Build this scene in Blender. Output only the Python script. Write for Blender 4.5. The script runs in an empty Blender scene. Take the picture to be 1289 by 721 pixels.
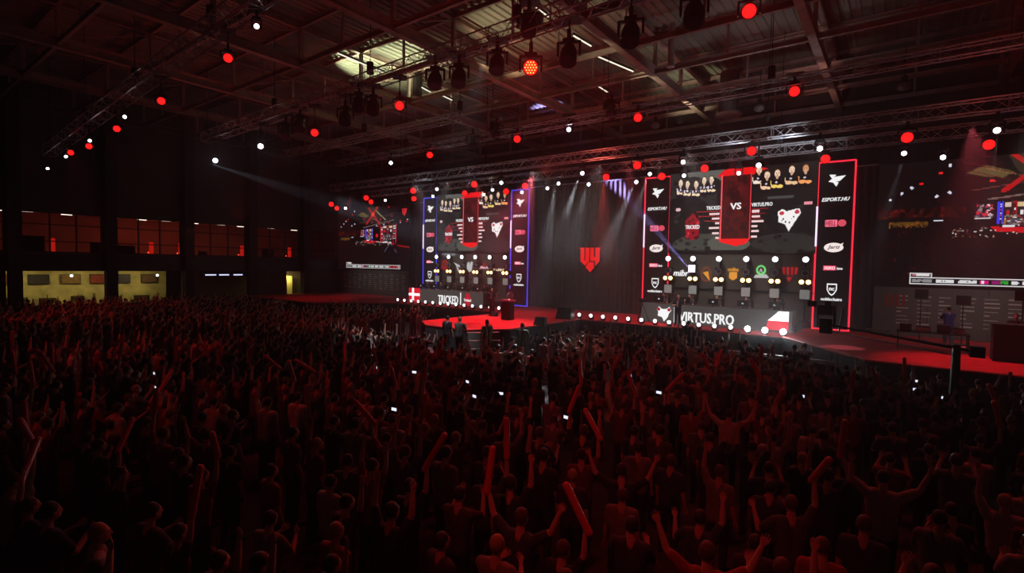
import bpy, math, random
import numpy as np
from mathutils import Vector, Matrix
from math import sin, cos, pi, radians as R

C = bpy.context.scene.collection
SC = bpy.context.scene
rnd = random.Random(7)
# ------------------------------------------------------------ camera
CAMZ = 4.8
FPX = 650.0                      # focal length in pixels of a 1289 px wide frame
YAW = math.atan2(.6007, .7995)
cam_d = bpy.data.cameras.new('camera'); cam = bpy.data.objects.new('camera', cam_d); C.objects.link(cam)
cam_d.sensor_width = 36; cam_d.lens = FPX / 1289 * 36; cam_d.clip_start = .1; cam_d.clip_end = 300
CAMR = Matrix.Rotation(YAW, 3, 'Z') @ Matrix.Rotation(R(90 - 2.42), 3, 'X') @ Matrix.Rotation(R(1.03), 3, 'Z')
cam.matrix_world = Matrix.Translation((0, 0, CAMZ)) @ CAMR.to_4x4()
SC.camera = cam
def ray(px, py):
    return CAMR @ Vector(((px - 644.5) / FPX, -(py - 360.5) / FPX, -1))
def onY(px, py, Y):              # point of the hall seen at a pixel, on a plane Y = const
    d = ray(px, py); return Vector((0, 0, CAMZ)) + d * (Y / d.y)
def onX(px, py, X):
    d = ray(px, py); return Vector((0, 0, CAMZ)) + d * (X / d.x)
def onZ(px, py, Z):
    d = ray(px, py); return Vector((0, 0, CAMZ)) + d * ((Z - CAMZ) / d.z)
# ------------------------------------------------------------ world, exposure
w = bpy.data.worlds.new('world'); SC.world = w; w.use_nodes = True
w.node_tree.nodes['Background'].inputs[0].default_value = (.012, .003, .003, 1)
w.node_tree.nodes['Background'].inputs[1].default_value = .0
SC.view_settings.view_transform = 'Standard'; SC.view_settings.look = 'None'
SC.view_settings.exposure = 0; SC.view_settings.gamma = 1
SC.cycles.use_denoising = True; SC.cycles.max_bounces = 4; SC.cycles.diffuse_bounces = 2
SC.cycles.glossy_bounces = 2; SC.cycles.volume_bounces = 0; SC.cycles.transparent_max_bounces = 8
SC.cycles.sample_clamp_indirect = 2; SC.cycles.caustics_reflective = False; SC.cycles.caustics_refractive = False
HAZE = 0.0017                    # thin stage haze through the whole hall
vs_ = w.node_tree.nodes.new('ShaderNodeVolumeScatter'); vs_.inputs['Density'].default_value = HAZE; vs_.inputs['Anisotropy'].default_value = .35
w.node_tree.links.new(vs_.outputs[0], w.node_tree.nodes['World Output'].inputs['Volume'])
def lamp(kind, loc, target, power, col, size=.2, angle=40, blend=.4, parent=None, sizey=None):
    d = bpy.data.lights.new('lamp_light', kind); d.energy = power; d.color = col
    if kind == 'SPOT':
        d.spot_size = R(angle); d.spot_blend = blend; d.shadow_soft_size = size
    elif kind == 'AREA':
        d.size = size
        if sizey: d.shape = 'RECTANGLE'; d.size_y = sizey
    else: d.shadow_soft_size = size
    o = bpy.data.objects.new('lamp_light', d); C.objects.link(o)
    o.location = loc
    if target is not None:
        v = Vector(target) - Vector(loc); o.rotation_euler = v.to_track_quat('-Z', 'Y').to_euler()
    return o
RED = (1, .035, .03); WHT = (.85, .92, 1); BLU = (.3, .25, 1); WARM = (1, .8, .45)
# big red washes over the audience (from the lighting trusses) and white keys over the stage
for x, y, tx, ty, p, a in ((-8, 15.4, -3, 7, 700, 60), (-19, 15.4, -12, 12, 500, 45), (-27, 15.4, -29, 10, 700, 45), (-40, 9, -42, 12, 1100, 62), (-33, 8.8, -31, 15, 900, 40),
                         (-21, 8.8, -19, 3, 420, 50), (2, 15.4, 1, 8, 800, 60), (-12, 8.6, -8, 5, 260, 50), (-24, 8.8, -24, 18, 700, 45), (-4, 15.4, -7, 17, 900, 50),
                         (-14, 2, -11, 9, 1000, 30), (-3, 0, -2.5, 6.5, 1000, 32), (-20, -2, -22, 8, 2300, 26), (-34, 2, -37, 8, 2000, 34), (-12, -4, -13.5, 5.5, 900, 22), (-8, -3, -4, 14, 1500, 22), (-10, 8.6, -13.5, 14.5, 700, 30)):
    lamp('SPOT', (x, y, 11.2), (tx, ty, 0), p * .5, RED, .06, a, .8)
for x, tx, ty, p in ((-38, -41, 26, 500), (-30, -30, 31, 600), (-24, -21, 27, 1500), (-19, -19.2, 21.5, 8500), (-12.5, -13, 30, 1500),
                 (-7, -7, 31, 600), (2, 3, 24.5, 1900), (9, 9, 24.5, 1900)):
    lamp('SPOT', (x, 27.4, 10.6), (tx, ty, 1.5), p, (1, .12, .16), .06, 50, .7)
for x, tx, ty, tz, p, a in ((-29.5, -29.5, 33, 3, 1300, 60), (-22, -21, 25.5, 2, 1500, 24), (-9, -8.5, 33, 3, 1300, 60), (-18.8, -18.8, 33, 5, 650, 95),
                  (-14, -14, 23.5, 0, 700, 60), (-26, -27, 25, 0, 600, 60), (-3, -5, 20, 0, 200, 50), (4, 4, 33, 3, 700, 70), (-42, -42, 33, 3, 500, 60), (-10.5, -11, 29, 2.5, 900, 22)):
    lamp('SPOT', (x, 26.8, 10.8), (tx, ty, tz), p, (1, .93, .85), .06, a, 1)
# roof light leaking from the bay fixtures and red spill on the steel
lamp('SPOT', (-13, 15.3, 12.6), (-18.6, 16.9, 1.6), 4000, WHT, .05, 34, .8)  # added white spot by the audience truss, brightens the crew before the catwalk
lamp('SPOT', (-24.6, 21.5, 15.6), (-24.8, 22, 18), 380, (.93, 1, .6), .05, 135, .4)
lamp('SPOT', (-28.2, 20.6, 15.0), (-27.2, 21.8, 18), 1100, (.93, 1, .6), .05, 118, .35)
lamp('SPOT', (-17.5, 21.5, 14.2), (-17, 22.5, 18), 300, (1, .86, .5), .05, 105, .6)
for px, py, p in ((862, 134, 420), (815, 104, 120), (745, 60, 160), (1022, 88, 70), (1040, 120, 50)):
    q = onZ(px, py, 15.1); lamp('SPOT', q + Vector((.25, -1.6, -1.5)), q, p, (1, .93, .62) if px < 1000 else (1, .5, .4), .04, 60, .7)  # added spots just below the rafters, brighten their undersides
# the lamps that shine towards the audience camera and glow in the haze
for px, py, Y, p, c, a in ((668, 85, 15.5, 1700, RED, 55), (943, 14, 15.5, 400, RED, 60), (503, 133, 15.5, 350, RED, 60), (396, 167, 15.5, 130, RED, 60), (271, 202, 15.5, 400, WHT, 30), (328, 184, 15.5, 200, WHT, 30), (1000, 115, 26, 200, RED, 60), (803, 148, 26, 200, RED, 60), (946, 190, 27.5, 150, RED, 60), (763, 223, 31, 150, RED, 60)):
    q = onY(px, py, Y); q = q + (Vector((0, 0, CAMZ)) - q).normalized() * .3; lamp('SPOT', q, (0, 0, CAMZ), p, c, .05, a, 1)
lamp('SPOT', (-12, 11, 8), (-14, 16, 17), 200, (1, .10, .07), .05, 130, 1)  # from here added upward spots, no fixtures, for red bounce on the roof
lamp('SPOT', (-30, 14, 7), (-30, 16, 17), 280, (1, .09, .06), .05, 150, 1)
lamp('SPOT', (-16, 24, 9.8), (-16, 29, 17), 330, (1, .12, .09), .05, 150, 1)
lamp('SPOT', (3, 18, 9.5), (2, 24, 17), 110, (1, .10, .07), .05, 140, 1)
for x, p in ((-4.5, 150), (-7, 90), (-29, 60), (-24, 30)): lamp('SPOT', (x, 26.6, 10.5), (x - .5, 27.6, 11.5), p, WHT, .04, 140, 1)  # added small white spots that brighten the stage front truss
# ------------------------------------------------------------ materials
MATS = {}
def lin(c):
    return tuple(((v / 255) / 12.92 if v / 255 <= .04045 else ((v / 255 + .055) / 1.055) ** 2.4) for v in c)
def mat(name, col, rough=.6, metal=0, emit=0, ecol=None, noise=.0, nscale=8, bump=0):
    if name in MATS: return MATS[name]
    m = bpy.data.materials.new(name); m.use_nodes = True; nt = m.node_tree; b = nt.nodes['Principled BSDF']
    b.inputs['Base Color'].default_value = (*col, 1); b.inputs['Roughness'].default_value = rough; b.inputs['Metallic'].default_value = metal
    if noise or bump:
        tc = nt.nodes.new('ShaderNodeTexCoord'); n = nt.nodes.new('ShaderNodeTexNoise'); n.inputs['Scale'].default_value = nscale
        nt.links.new(tc.outputs['Object'], n.inputs['Vector'])
        if noise:
            r = nt.nodes.new('ShaderNodeValToRGB')
            r.color_ramp.elements[0].position = .3; r.color_ramp.elements[1].position = .7
            r.color_ramp.elements[0].color = (*[c * (1 - noise) for c in col], 1); r.color_ramp.elements[1].color = (*[min(1, c * (1 + noise)) for c in col], 1)
            nt.links.new(n.outputs['Fac'], r.inputs[0]); nt.links.new(r.outputs[0], b.inputs['Base Color'])
        if bump:
            bp = nt.nodes.new('ShaderNodeBump'); bp.inputs['Strength'].default_value = bump
            nt.links.new(n.outputs['Fac'], bp.inputs['Height']); nt.links.new(bp.outputs[0], b.inputs['Normal'])
    if emit:
        b.inputs['Emission Color'].default_value = (*(ecol or col), 1); b.inputs['Emission Strength'].default_value = emit
    MATS[name] = m; return m
def led(name, rgb, s=1.0):
    c = lin(rgb); return mat(name, (.01, .01, .01), .4, emit=s, ecol=c)
concrete = mat('concrete', (.055, .05, .048), .95, noise=.3, nscale=.7, bump=.05)
deckm = mat('roof_deck', (.30, .30, .25), .6, noise=.15, nscale=.5)
steel = mat('painted_steel', (.42, .30, .26), .5, noise=.2, nscale=1.5)
alu = mat('aluminium', (.62, .62, .64), .35, .8, noise=.1)
blackm = mat('black_metal', (.015, .015, .016), .45, noise=.2)
drape = mat('black_drape', (.035, .03, .03), .95, noise=.25, nscale=3)
carpet = mat('red_carpet', (.62, .02, .03), .9, noise=.15, nscale=2.5, bump=.1)
stagef = mat('stage_skirt', (.045, .045, .048), .8, noise=.3, nscale=4)
walld = mat('dark_wall', (.10, .085, .08), .8, noise=.25, nscale=.4)
panelm = mat('booth_panel', (.13, .115, .10), .7, noise=.12, nscale=1.2)
pillm = mat('pillar_panel', (.03, .028, .028), .5, noise=.2)
greyw = mat('grey_wall', (.16, .155, .15), .8, noise=.1)
whitet = led('led_white', (255, 255, 255), 1.0)
glass = mat('tinted_glass', (.9, .9, .9), .02); glass.node_tree.nodes['Principled BSDF'].inputs['Transmission Weight'].default_value = 1
glass.node_tree.nodes['Principled BSDF'].inputs['IOR'].default_value = 1.02
lens_red = mat('red_lens', (.5, 0, 0), .3, emit=1.6, ecol=(1, .006, .008))
lens_dim = mat('dim_red_lens', (.5, 0, 0), .3, emit=1.2, ecol=(1, .02, .02))
cell_m = mat('led_cell', (.5, 0, 0), .3, emit=2.2, ecol=(1, .02, .012)); cell_hot = mat('hot_led_cell', (.5, 0, 0), .3, emit=3, ecol=(1, .3, .05))
lens_white = mat('white_lens', (.8, .8, .8), .3, emit=8, ecol=(.85, .9, 1))
lens_hot = mat('hot_white_lens', (.8, .8, .8), .3, emit=60, ecol=(.9, .95, 1))
lens_off = mat('dark_lens', (.05, .03, .09), .08)
orange = mat('orange_lens', (.8, .4, .1), .3, emit=7, ecol=(1, .52, .16))
strobem = mat('strobe_face', (.35, .36, .35), .5, emit=.16, ecol=(.8, .85, .8))
violet = mat('violet_lens', (.8, .7, 1), .3, emit=3.0, ecol=(.80, .62, 1))
# ------------------------------------------------------------ mesh helpers
class MB:
    def __init__(s): s.v = []; s.f = []
    def add(s, vs, fs):
        n = len(s.v); s.v += [tuple(v) for v in vs]; s.f += [tuple(i + n for i in f) for f in fs]; return s
    def box(s, x0, x1, y0, y1, z0, z1):
        return s.add([(x0, y0, z0), (x1, y0, z0), (x1, y1, z0), (x0, y1, z0), (x0, y0, z1), (x1, y0, z1), (x1, y1, z1), (x0, y1, z1)],
                     [(0, 3, 2, 1), (4, 5, 6, 7), (0, 1, 5, 4), (1, 2, 6, 5), (2, 3, 7, 6), (3, 0, 4, 7)])
    def cbox(s, c, d): return s.box(c[0] - d[0] / 2, c[0] + d[0] / 2, c[1] - d[1] / 2, c[1] + d[1] / 2, c[2] - d[2] / 2, c[2] + d[2] / 2)
    def rod(s, a, b, r0, r1=None, n=6):
        a, b = Vector(a), Vector(b); r1 = r0 if r1 is None else r1
        d = (b - a); 
        if d.length < 1e-6: return s
        d.normalize(); u = d.orthogonal().normalized(); w_ = d.cross(u); vs = []
        for p, r in ((a, r0), (b, r1)):
            for k in range(n):
                t = 2 * pi * k / n; vs.append(p + (u * cos(t) + w_ * sin(t)) * r)
        fs = [(k, (k + 1) % n, n + (k + 1) % n, n + k) for k in range(n)] + [tuple(range(n - 1, -1, -1)), tuple(range(n, 2 * n))]
        return s.add(vs, fs)
    def ball(s, c, r, nu=10, nv=7, zmin=None):
        if not hasattr(r, '__len__'): r = (r, r, r)
        vs = [(c[0], c[1], c[2] - r[2])]; fs = []
        for i in range(1, nv):
            ph = -pi / 2 + pi * i / nv
            for k in range(nu): t = 2 * pi * k / nu; vs.append((c[0] + r[0] * cos(ph) * cos(t), c[1] + r[1] * cos(ph) * sin(t), c[2] + r[2] * sin(ph)))
        vs.append((c[0], c[1], c[2] + r[2])); top = len(vs) - 1
        for k in range(nu):
            fs.append((0, 1 + (k + 1) % nu, 1 + k)); fs.append((top, top - nu + k, top - nu + (k + 1) % nu))
        for i in range(nv - 2):
            for k in range(nu):
                a = 1 + i * nu + k; b = 1 + i * nu + (k + 1) % nu; fs.append((a, b, b + nu, a + nu))
        return s.add(vs, fs)
    def prism(s, pts, y0, y1):      # outline in XZ, depth along Y (front y0)
        n = len(pts); vs = [(x, y0, z) for x, z in pts] + [(x, y1, z) for x, z in pts]
        a = sum(pts[i][0] * pts[(i + 1) % n][1] - pts[(i + 1) % n][0] * pts[i][1] for i in range(n))
        f = [tuple(range(n)), tuple(range(2 * n - 1, n - 1, -1))] + [(i, n + i, n + (i + 1) % n, (i + 1) % n) for i in range(n)]
        if a < 0: f = [tuple(reversed(q)) for q in f]
        return s.add(vs, f)
    def slab(s, pts, z0, z1):
        n = len(pts); vs = [(x, y, z0) for x, y in pts] + [(x, y, z1) for x, y in pts]
        a = sum(pts[i][0] * pts[(i + 1) % n][1] - pts[(i + 1) % n][0] * pts[i][1] for i in range(n))
        f = [tuple(range(n - 1, -1, -1)), tuple(range(n, 2 * n))] + [(i, (i + 1) % n, n + (i + 1) % n, n + i) for i in range(n)]
        if a < 0: f = [tuple(reversed(q)) for q in f]
        return s.add(vs, f)
    def mesh(s, name, m):
        me = bpy.data.meshes.new(name); me.from_pydata(s.v, [], s.f); me.update()
        if m is not None: me.materials.append(m)
        return me
def link(name, me, parent=None, loc=None, label=None):
    o = bpy.data.objects.new(name, me); C.objects.link(o)
    if parent is not None: o.parent = parent
    if loc is not None: o.location = loc
    if label: o['label'] = label
    return o
def part(name, mb, m, parent=None, label=None): return link(name, mb.mesh(name, m), parent, None, label)
def tag(o, label, cat, group=None, kind=None):
    if label: o['label'] = label
    if cat: o['category'] = cat
    if group: o['group'] = group
    if kind: o['kind'] = kind
    return o
def thing(name, label, cat, loc=(0, 0, 0), rz=0, group=None, rot=None):
    o = link(name, None, None, loc); o.rotation_euler = rot if rot else (0, 0, rz); o.empty_display_size = .2
    return tag(o, label, cat, group)
def struct(name, mb, m, label=None):
    o = part(name, mb, m); o['kind'] = 'structure'
    if label: o['label'] = label
    return o
def dup(root, loc, rot=None, label=None, group=None, scale=None, swap=None):
    r = root.copy(); C.objects.link(r); r.location = loc
    if rot is not None: r.rotation_euler = rot
    if scale: r.scale = scale
    if label: r['label'] = label
    if group: r['group'] = group
    for ch in root.children:
        c = ch.copy(); C.objects.link(c); c.parent = r
        if swap and c.name.split('.')[0] in swap:
            c.material_slots[0].link = 'OBJECT'; c.material_slots[0].material = swap[c.name.split('.')[0]]
        for g in ch.children:
            d = g.copy(); C.objects.link(d); d.parent = c
    return r
ORD = 'first second third fourth fifth sixth seventh eighth ninth tenth eleventh twelfth thirteenth fourteenth fifteenth sixteenth seventeenth eighteenth nineteenth twentieth'.split()
def nth(i):
    if i < 20: return ORD[i]
    n = i + 1; t = {2: 'twenty', 3: 'thirty', 4: 'forty', 5: 'fifty', 6: 'sixty'}[n // 10]
    return (t + '-' + ORD[n % 10 - 1]) if n % 10 else {'twenty': 'twentieth', 'thirty': 'thirtieth', 'forty': 'fortieth', 'fifty': 'fiftieth', 'sixty': 'sixtieth'}[t]
def textmesh(s, w_=None, h=None, shear=0, bold=True):
    c = bpy.data.curves.new('text', 'FONT'); c.body = s; c.extrude = .01; c.resolution_u = 2; c.shear = shear; c.offset = .010
    o = bpy.data.objects.new('text', c); C.objects.link(o)
    dg = bpy.context.evaluated_depsgraph_get(); me = bpy.data.meshes.new_from_object(o.evaluated_get(dg))
    bpy.data.objects.remove(o); n = len(me.vertices); co = np.zeros(n * 3); me.vertices.foreach_get('co', co); co = co.reshape(-1, 3)
    mn, mx = co.min(0), co.max(0); co = co - (mn + mx) / 2
    sx = w_ / (mx[0] - mn[0]) if w_ else None; sy = h / (mx[1] - mn[1]) if h else None
    sx = sx or sy; sy = sy or sx
    out = np.stack([co[:, 0] * sx, -co[:, 2] * .5, co[:, 1] * sy], 1); fs_ = [tuple(p_.vertices) for p_ in me.polygons]; vv = []; ff = []
    for k, b_ in enumerate((0, -.022, .022) if bold else (0,)): vv += (out + [b_ * sx, -.002 * k, 0]).tolist(); ff += [tuple(i + k * n for i in f) for f in fs_]
    m2 = bpy.data.meshes.new('text'); m2.from_pydata(vv, [], ff); m2.update(); bpy.data.meshes.remove(me); return m2
def text(name, s, m, parent, x, y, z, w_=None, h=None, shear=0, label=None):
    me = textmesh(s, w_, h, shear); me.materials.append(m); me.name = name
    return link(name, me, parent, (x, y, z), label)
def disc(mb, cx, cz, rx, rz, y0, y1, n=20): return mb.prism([(cx + rx * cos(2 * pi * k / n), cz + rz * sin(2 * pi * k / n)) for k in range(n)], y0, y1)
# ------------------------------------------------------------ setting
XL, YB, ZD = -48.8, 39.4, 17.5
struct('floor', MB().box(-58, 14, -9, 41, -.2, 0), concrete)
mb = MB(); xs = []; x = -58.0
while x < 14: xs.append(x); x += .45
vs = []; fs = []
for x in xs:
    for dx, dz in ((0, 0), (.16, 0), (.21, .09), (.40, .09)):
        vs += [(x + dx, -9, ZD + dz), (x + dx, 41, ZD + dz)]
for i in range(len(vs) // 2 - 1): fs.append((2 * i, 2 * i + 1, 2 * i + 3, 2 * i + 2))
mb.add(vs, fs); struct('ceiling', mb, deckm)
def wall_x(name, X0, X1, holes, m):   # wall slab normal to X with rectangular holes (y0,y1,z0,z1), holes in rows
    mb = MB(); rows = sorted({(h[2], h[3]) for h in holes}); z = 0
    for z0, z1 in rows:
        if z0 > z: mb.box(X0, X1, -9, 41, z, z0)
        y = -9
        for h in sorted(h for h in holes if (h[2], h[3]) == (z0, z1)):
            if h[0] > y: mb.box(X0, X1, y, h[0], z0, z1)
            y = h[1]
        mb.box(X0, X1, y, 41, z0, z1); z = z1
    mb.box(X0, X1, -9, 41, z, ZD); return struct(name, mb, m)
YC = [2.4, 7.8, 13.2, 18.6, 24.0, 29.4, 34.8]            # structural columns along the left wall
win = [(YC[i] + .45, YC[i + 1] - .45, 5.1, 7.95) for i in range(6)]
wall_x('wall_left', XL - .3, XL, [(7.4, 18.7, 0.0, 3.75), (19.6, 24.6, 0.0, 3.75), (27.6, 29.6, 0.0, 3.75)] + win, walld)
struct('wall_right', MB().box(14, 14.3, -9, 41, 0, ZD), walld)
struct('wall_back', MB().box(-58, 14, YB + 1, YB + 1.3, 0, ZD), walld)
struct('wall_rear', MB().box(-58, 14, -9.3, -9, 0, ZD), walld)
struct('wall_gallery', MB().box(-58, XL - .3, -9, 41, 3.9, 4.3).box(-58, -57.7, -9, 41, 0, 9).box(-58, XL - .3, -9, 41, 8.3, 8.6), mat('gallery_wall', (.3, .26, .22), .8, noise=.2, nscale=.5))
struct('trim_1', MB().box(XL - .05, XL + .18, -9, 41, 3.75, 4.95), blackm, 'dark gallery edge beam over the bar')
colm = mat('column_paint', (.03, .027, .027), .7, noise=.2)
for i, y in enumerate(YC):
    struct('trim_%d' % (i + 2), MB().box(XL - .0, XL + .7, y - .35, y + .35, 0, ZD), colm)
mull = mat('mullion_metal', (.02, .02, .02), .5)
for i, (y0, y1, z0, z1) in enumerate(win):
    o = struct('window_%d' % (i + 1), MB().box(XL - .2, XL - .08, y0, y1, z0 - .06, z0 + .06).box(XL - .2, XL - .08, y0, y1, z1 - .06, z1 + .06), mull)
    n = 3
    for k in range(n + 1):
        y = y0 + (y1 - y0) * k / n; part('mullion', MB().box(XL - .2, XL - .08, y - .045, y + .045, z0, z1), mull, o)
    part('transom', MB().box(XL - .19, XL - .09, y0, y1, z0 + 1.95, z0 + 2.03), mull, o); part('transom', MB().box(XL - .19, XL - .09, y0, y1, z0 + .75, z0 + .83), mull, o)
    for k in range(n):
        ya = y0 + (y1 - y0) * k / n; yb = y0 + (y1 - y0) * (k + 1) / n
        part('pane', MB().box(XL - .15, XL - .13, ya + .045, yb - .045, z0 + .06, z1 - .06), glass, o)
# gallery interior: glowing ceiling strips and red wash
stripm = mat('strip_light', (.8, .8, .8), .4, emit=2.2, ecol=(1, .85, .7))
k = 0
for y in [6.2, 7.5, 9, 11.4, 14.2, 16.4, 18, 20.5, 22.6, 24.7, 27.4, 30.3]:
    t = thing('ceiling_light', '%s small strip light from the left inside the upper gallery' % nth(k), 'light', (-51.4 - .7 * (k % 2), y, 8.1), 0, 'strip lights in the upper gallery')
    part('diffuser', MB().box(-.1, .1, -.32, .32, -.06, 0), stripm, t); part('housing', MB().box(-.13, .13, -.36, .36, 0, .12), blackm, t); k += 1
upm = mat('uplight_tube', (.4, .02, .02), .4, emit=.4, ecol=(1, .02, .01))
for i, (y, p) in enumerate(((10.6, 34), (17.2, 60), (19.5, 55), (25, 22), (30, 20))):
    t = thing('floor_uplight', '%s red uplight from the left glowing inside the upper gallery' % nth(i), 'light', (-52.5, y, 4.3), 0, 'red gallery uplights'); part('tube', MB().rod((0, 0, .1), (0, 0, 1.9), .17, n=8), upm, t); part('base', MB().box(-.15, .15, -.15, .15, 0, .1), blackm, t)
    lamp('POINT', (-53.2, y, 5.3), None, p, (1, .07, .03), .04)
gp = mat('gallery_partition', (.05, .04, .035), .7, noise=.2)
for i, (a, b, h) in enumerate(((8.6, 9.9, 2.0), (12.6, 13.9, 1.7), (13.9, 15.6, 1.5), (20.4, 21.2, 1.2), (26.3, 27.5, 1.6))):
    t = thing('gallery_partition', '%s dark screen board from the left standing inside the upper gallery' % nth(i), 'partition', (-51.2, a, 4.3), 0, 'dark boards in the upper gallery'); part('board', MB().box(-.06, .06, 0, b - a, .1, h), gp, t); part('foot', MB().box(-.3, .3, 0, .08, 0, .1).box(-.3, .3, b - a - .08, b - a, 0, .1), blackm, t)
lamp('AREA', (-52.5, 19, 8.0), (-53, 19, 4), 16, (1, .35, .15), 2, sizey=22)
# bar under the gallery
barw = mat('bar_wall', (.62, .5, .2), .7, noise=.25, nscale=1.2)
struct('wall_bar', MB().box(-55.3, -55, 5, 19.2, 0, 3.8), barw)
for y in (9.0, 12.6, 16.6): lamp('AREA', (-52.6, y, 3.5), (-54.2, y, 1.4), 24, (1, .85, .36), .8)
t = thing('bar_counter', 'long dark bar counter under the gallery on the left', 'counter', (-51, 7.6, 0)); bm = mat('bar_front', (.12, .07, .04), .5, noise=.3)
part('counter_front', MB().box(-.3, 0, 0, 10.4, 0, 1.05), bm, t); part('counter_top', MB().box(-.4, .15, -.1, 10.5, 1.05, 1.12), blackm, t)
for i, y in enumerate((7.9, 9.6, 11.6, 13.5, 15.1, 17.2)):
    c = ((.3, .05, .03), (.04, .03, .03), (.25, .12, .02), (.35, .05, .03), (.05, .04, .06), (.2, .1, .05))[i]
    t = thing('menu_board', '%s dark menu board from the left over the lit bar' % nth(i), 'board', (-54.9, y, 2.75), 0, 'boards above the bar')
    part('board', MB().box(0, .06, 0, 1.2, -.15, .55), mat('board_%d' % i, c, .6, noise=.3, nscale=5), t); part('frame', MB().box(-.02, .08, -.05, 1.25, -.2, -.15).box(-.02, .08, -.05, 1.25, .55, .6).box(-.02, .08, -.05, 0, -.15, .55).box(-.02, .08, 1.2, 1.25, -.15, .55), blackm, t)
for i, (y, z, wd, h) in enumerate(((8.2, 1.6, 1.3, .9), (10.2, 1.5, 1.0, .9), (12.2, 1.5, .8, 1.0), (14.6, 1.5, 1.0, .9), (16.6, 1.6, 1.1, .8))):
    t = thing('bar_shelf', '%s stocked shelf unit from the left behind the bar' % nth(i), 'shelf', (-54.9, y, z - 1), 0, 'shelf units behind the bar')
    part('shelf_frame', MB().box(0, .35, 0, wd, 0, .05).box(0, .35, 0, wd, h, h + .05).box(0, .35, 0, .04, 0, h).box(0, .35, wd - .04, wd, 0, h), blackm, t)
    mb = MB()
    for j in range(7): mb.rod((.2, .1 + j * (wd - .2) / 7, .05), (.2, .1 + j * (wd - .2) / 7, .42), .04, .02, 6)
    o = part('stock', mb, mat('bottle_glass', (.25, .12, .05), .2), t); o['kind'] = 'stuff'
for i, y in enumerate((11.3, 17.0)):
    p_ = thing('bar_spotlight', ('left', 'right')[i] + ' bright small spotlight hanging over the bar', 'light', (-50.6, y, 3.35)); part('bulb', MB().ball((0, 0, 0), .09), lens_white, p_); part('stem', MB().rod((0, 0, .06), (0, 0, .5), .015), blackm, p_)
t = thing('menu_screen', 'blue-white lit screen strip over the dark doorway right of the bar', 'screen', (XL + .15, 20, 3.42))
part('casing', MB().box(-.1, 0, -.3, 3.9, -.14, .16), blackm, t)
scr = led('screen_bluewhite', (215, 220, 255), 1.3)
for a, b in ((.0, .9), (1.15, 2.0), (2.4, 3.2)): part('lit_panel', MB().box(0, .02, a, b, -.05, .05), scr, t)
struct('wall_corridor', MB().box(-51.6, -51.4, 19.2, 41, 0, 3.9), mat('corridor_wall', (.28, .2, .12), .8, noise=.2))
lamp('AREA', (-50.2, 28.5, 3.3), (-51.4, 28.7, 1), 35, (1, .85, .4), .6)
t = thing('doorway_banner', 'yellow lit banner standing in the doorway right of the bar', 'banner', (-50.6, 28.4, 0)); part('banner_cloth', MB().box(0, .03, 0, .8, .1, 3.2), mat('banner_yellow', (.7, .6, .15), .7), t); part('banner_foot', MB().box(-.15, .2, 0, .8, 0, .1), blackm, t)
# ------------------------------------------------------------ roof steel
def ibeam(mb, a, b, wd=.25, h=.5, axis='x'):
    a, b = Vector(a), Vector(b)
    for oz, ww, hh in ((0, wd, .04), (h - .04, wd, .04), (.04, .04, h - .08)):
        if axis == 'x': mb.box(a.x, b.x, a.y - ww / 2, a.y + ww / 2, a.z + oz, a.z + oz + hh)
        else: mb.box(a.x - ww / 2, a.x + ww / 2, a.y, b.y, a.z + oz, a.z + oz + hh)
    return mb
XG = [4.0 - 7.55 * i for i in range(8)]
YG = [3.1, 7.2, 11.2, 15.6, 19.5, 23.4, 27.3, 31.4, 35.5, 39.3]
for i, x in enumerate(XG):
    t = thing('roof_truss', '%s roof truss from the right running towards the stage wall' % nth(i), 'roof truss', (x, 0, 15.1), 0, 'main roof trusses')
    part('bottom_chord', ibeam(MB(), (0, -9, 0), (0, 40, 0), .34, .5, 'y'), steel, t); part('top_chord', ibeam(MB(), (0, -9, 2.05), (0, 40, 2.05), .26, .32, 'y'), steel, t)
    for y in YG: part('post', MB().box(-.09, .09, y - .09, y + .09, .46, 2.07), steel, t)
    for j in range(len(YG) - 1):
        if j % 2 == i % 2: part('brace', MB().rod((0, YG[j], .5), (0, YG[j + 1], 2.05), .05), steel, t)
for i, y in enumerate(YG):
    t = thing('cross_beam', '%s steel cross beam from the camera, parallel to the stage' % nth(i), 'roof beam', (0, y, 15.25), 0, 'cross beams of the roof')
    part('lower_beam', ibeam(MB(), (XL, 0, 0), (14, 0, 0), .16, .26), steel, t); part('purlin', ibeam(MB(), (XL, 0, 1.97), (14, 0, 1.97), .14, .22), steel, t)
    for k in range(7):
        x = XG[k] - 3.77; part('hanger', MB().box(x - .05, x + .05, -.05, .05, .25, 1.98), steel, t)
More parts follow.
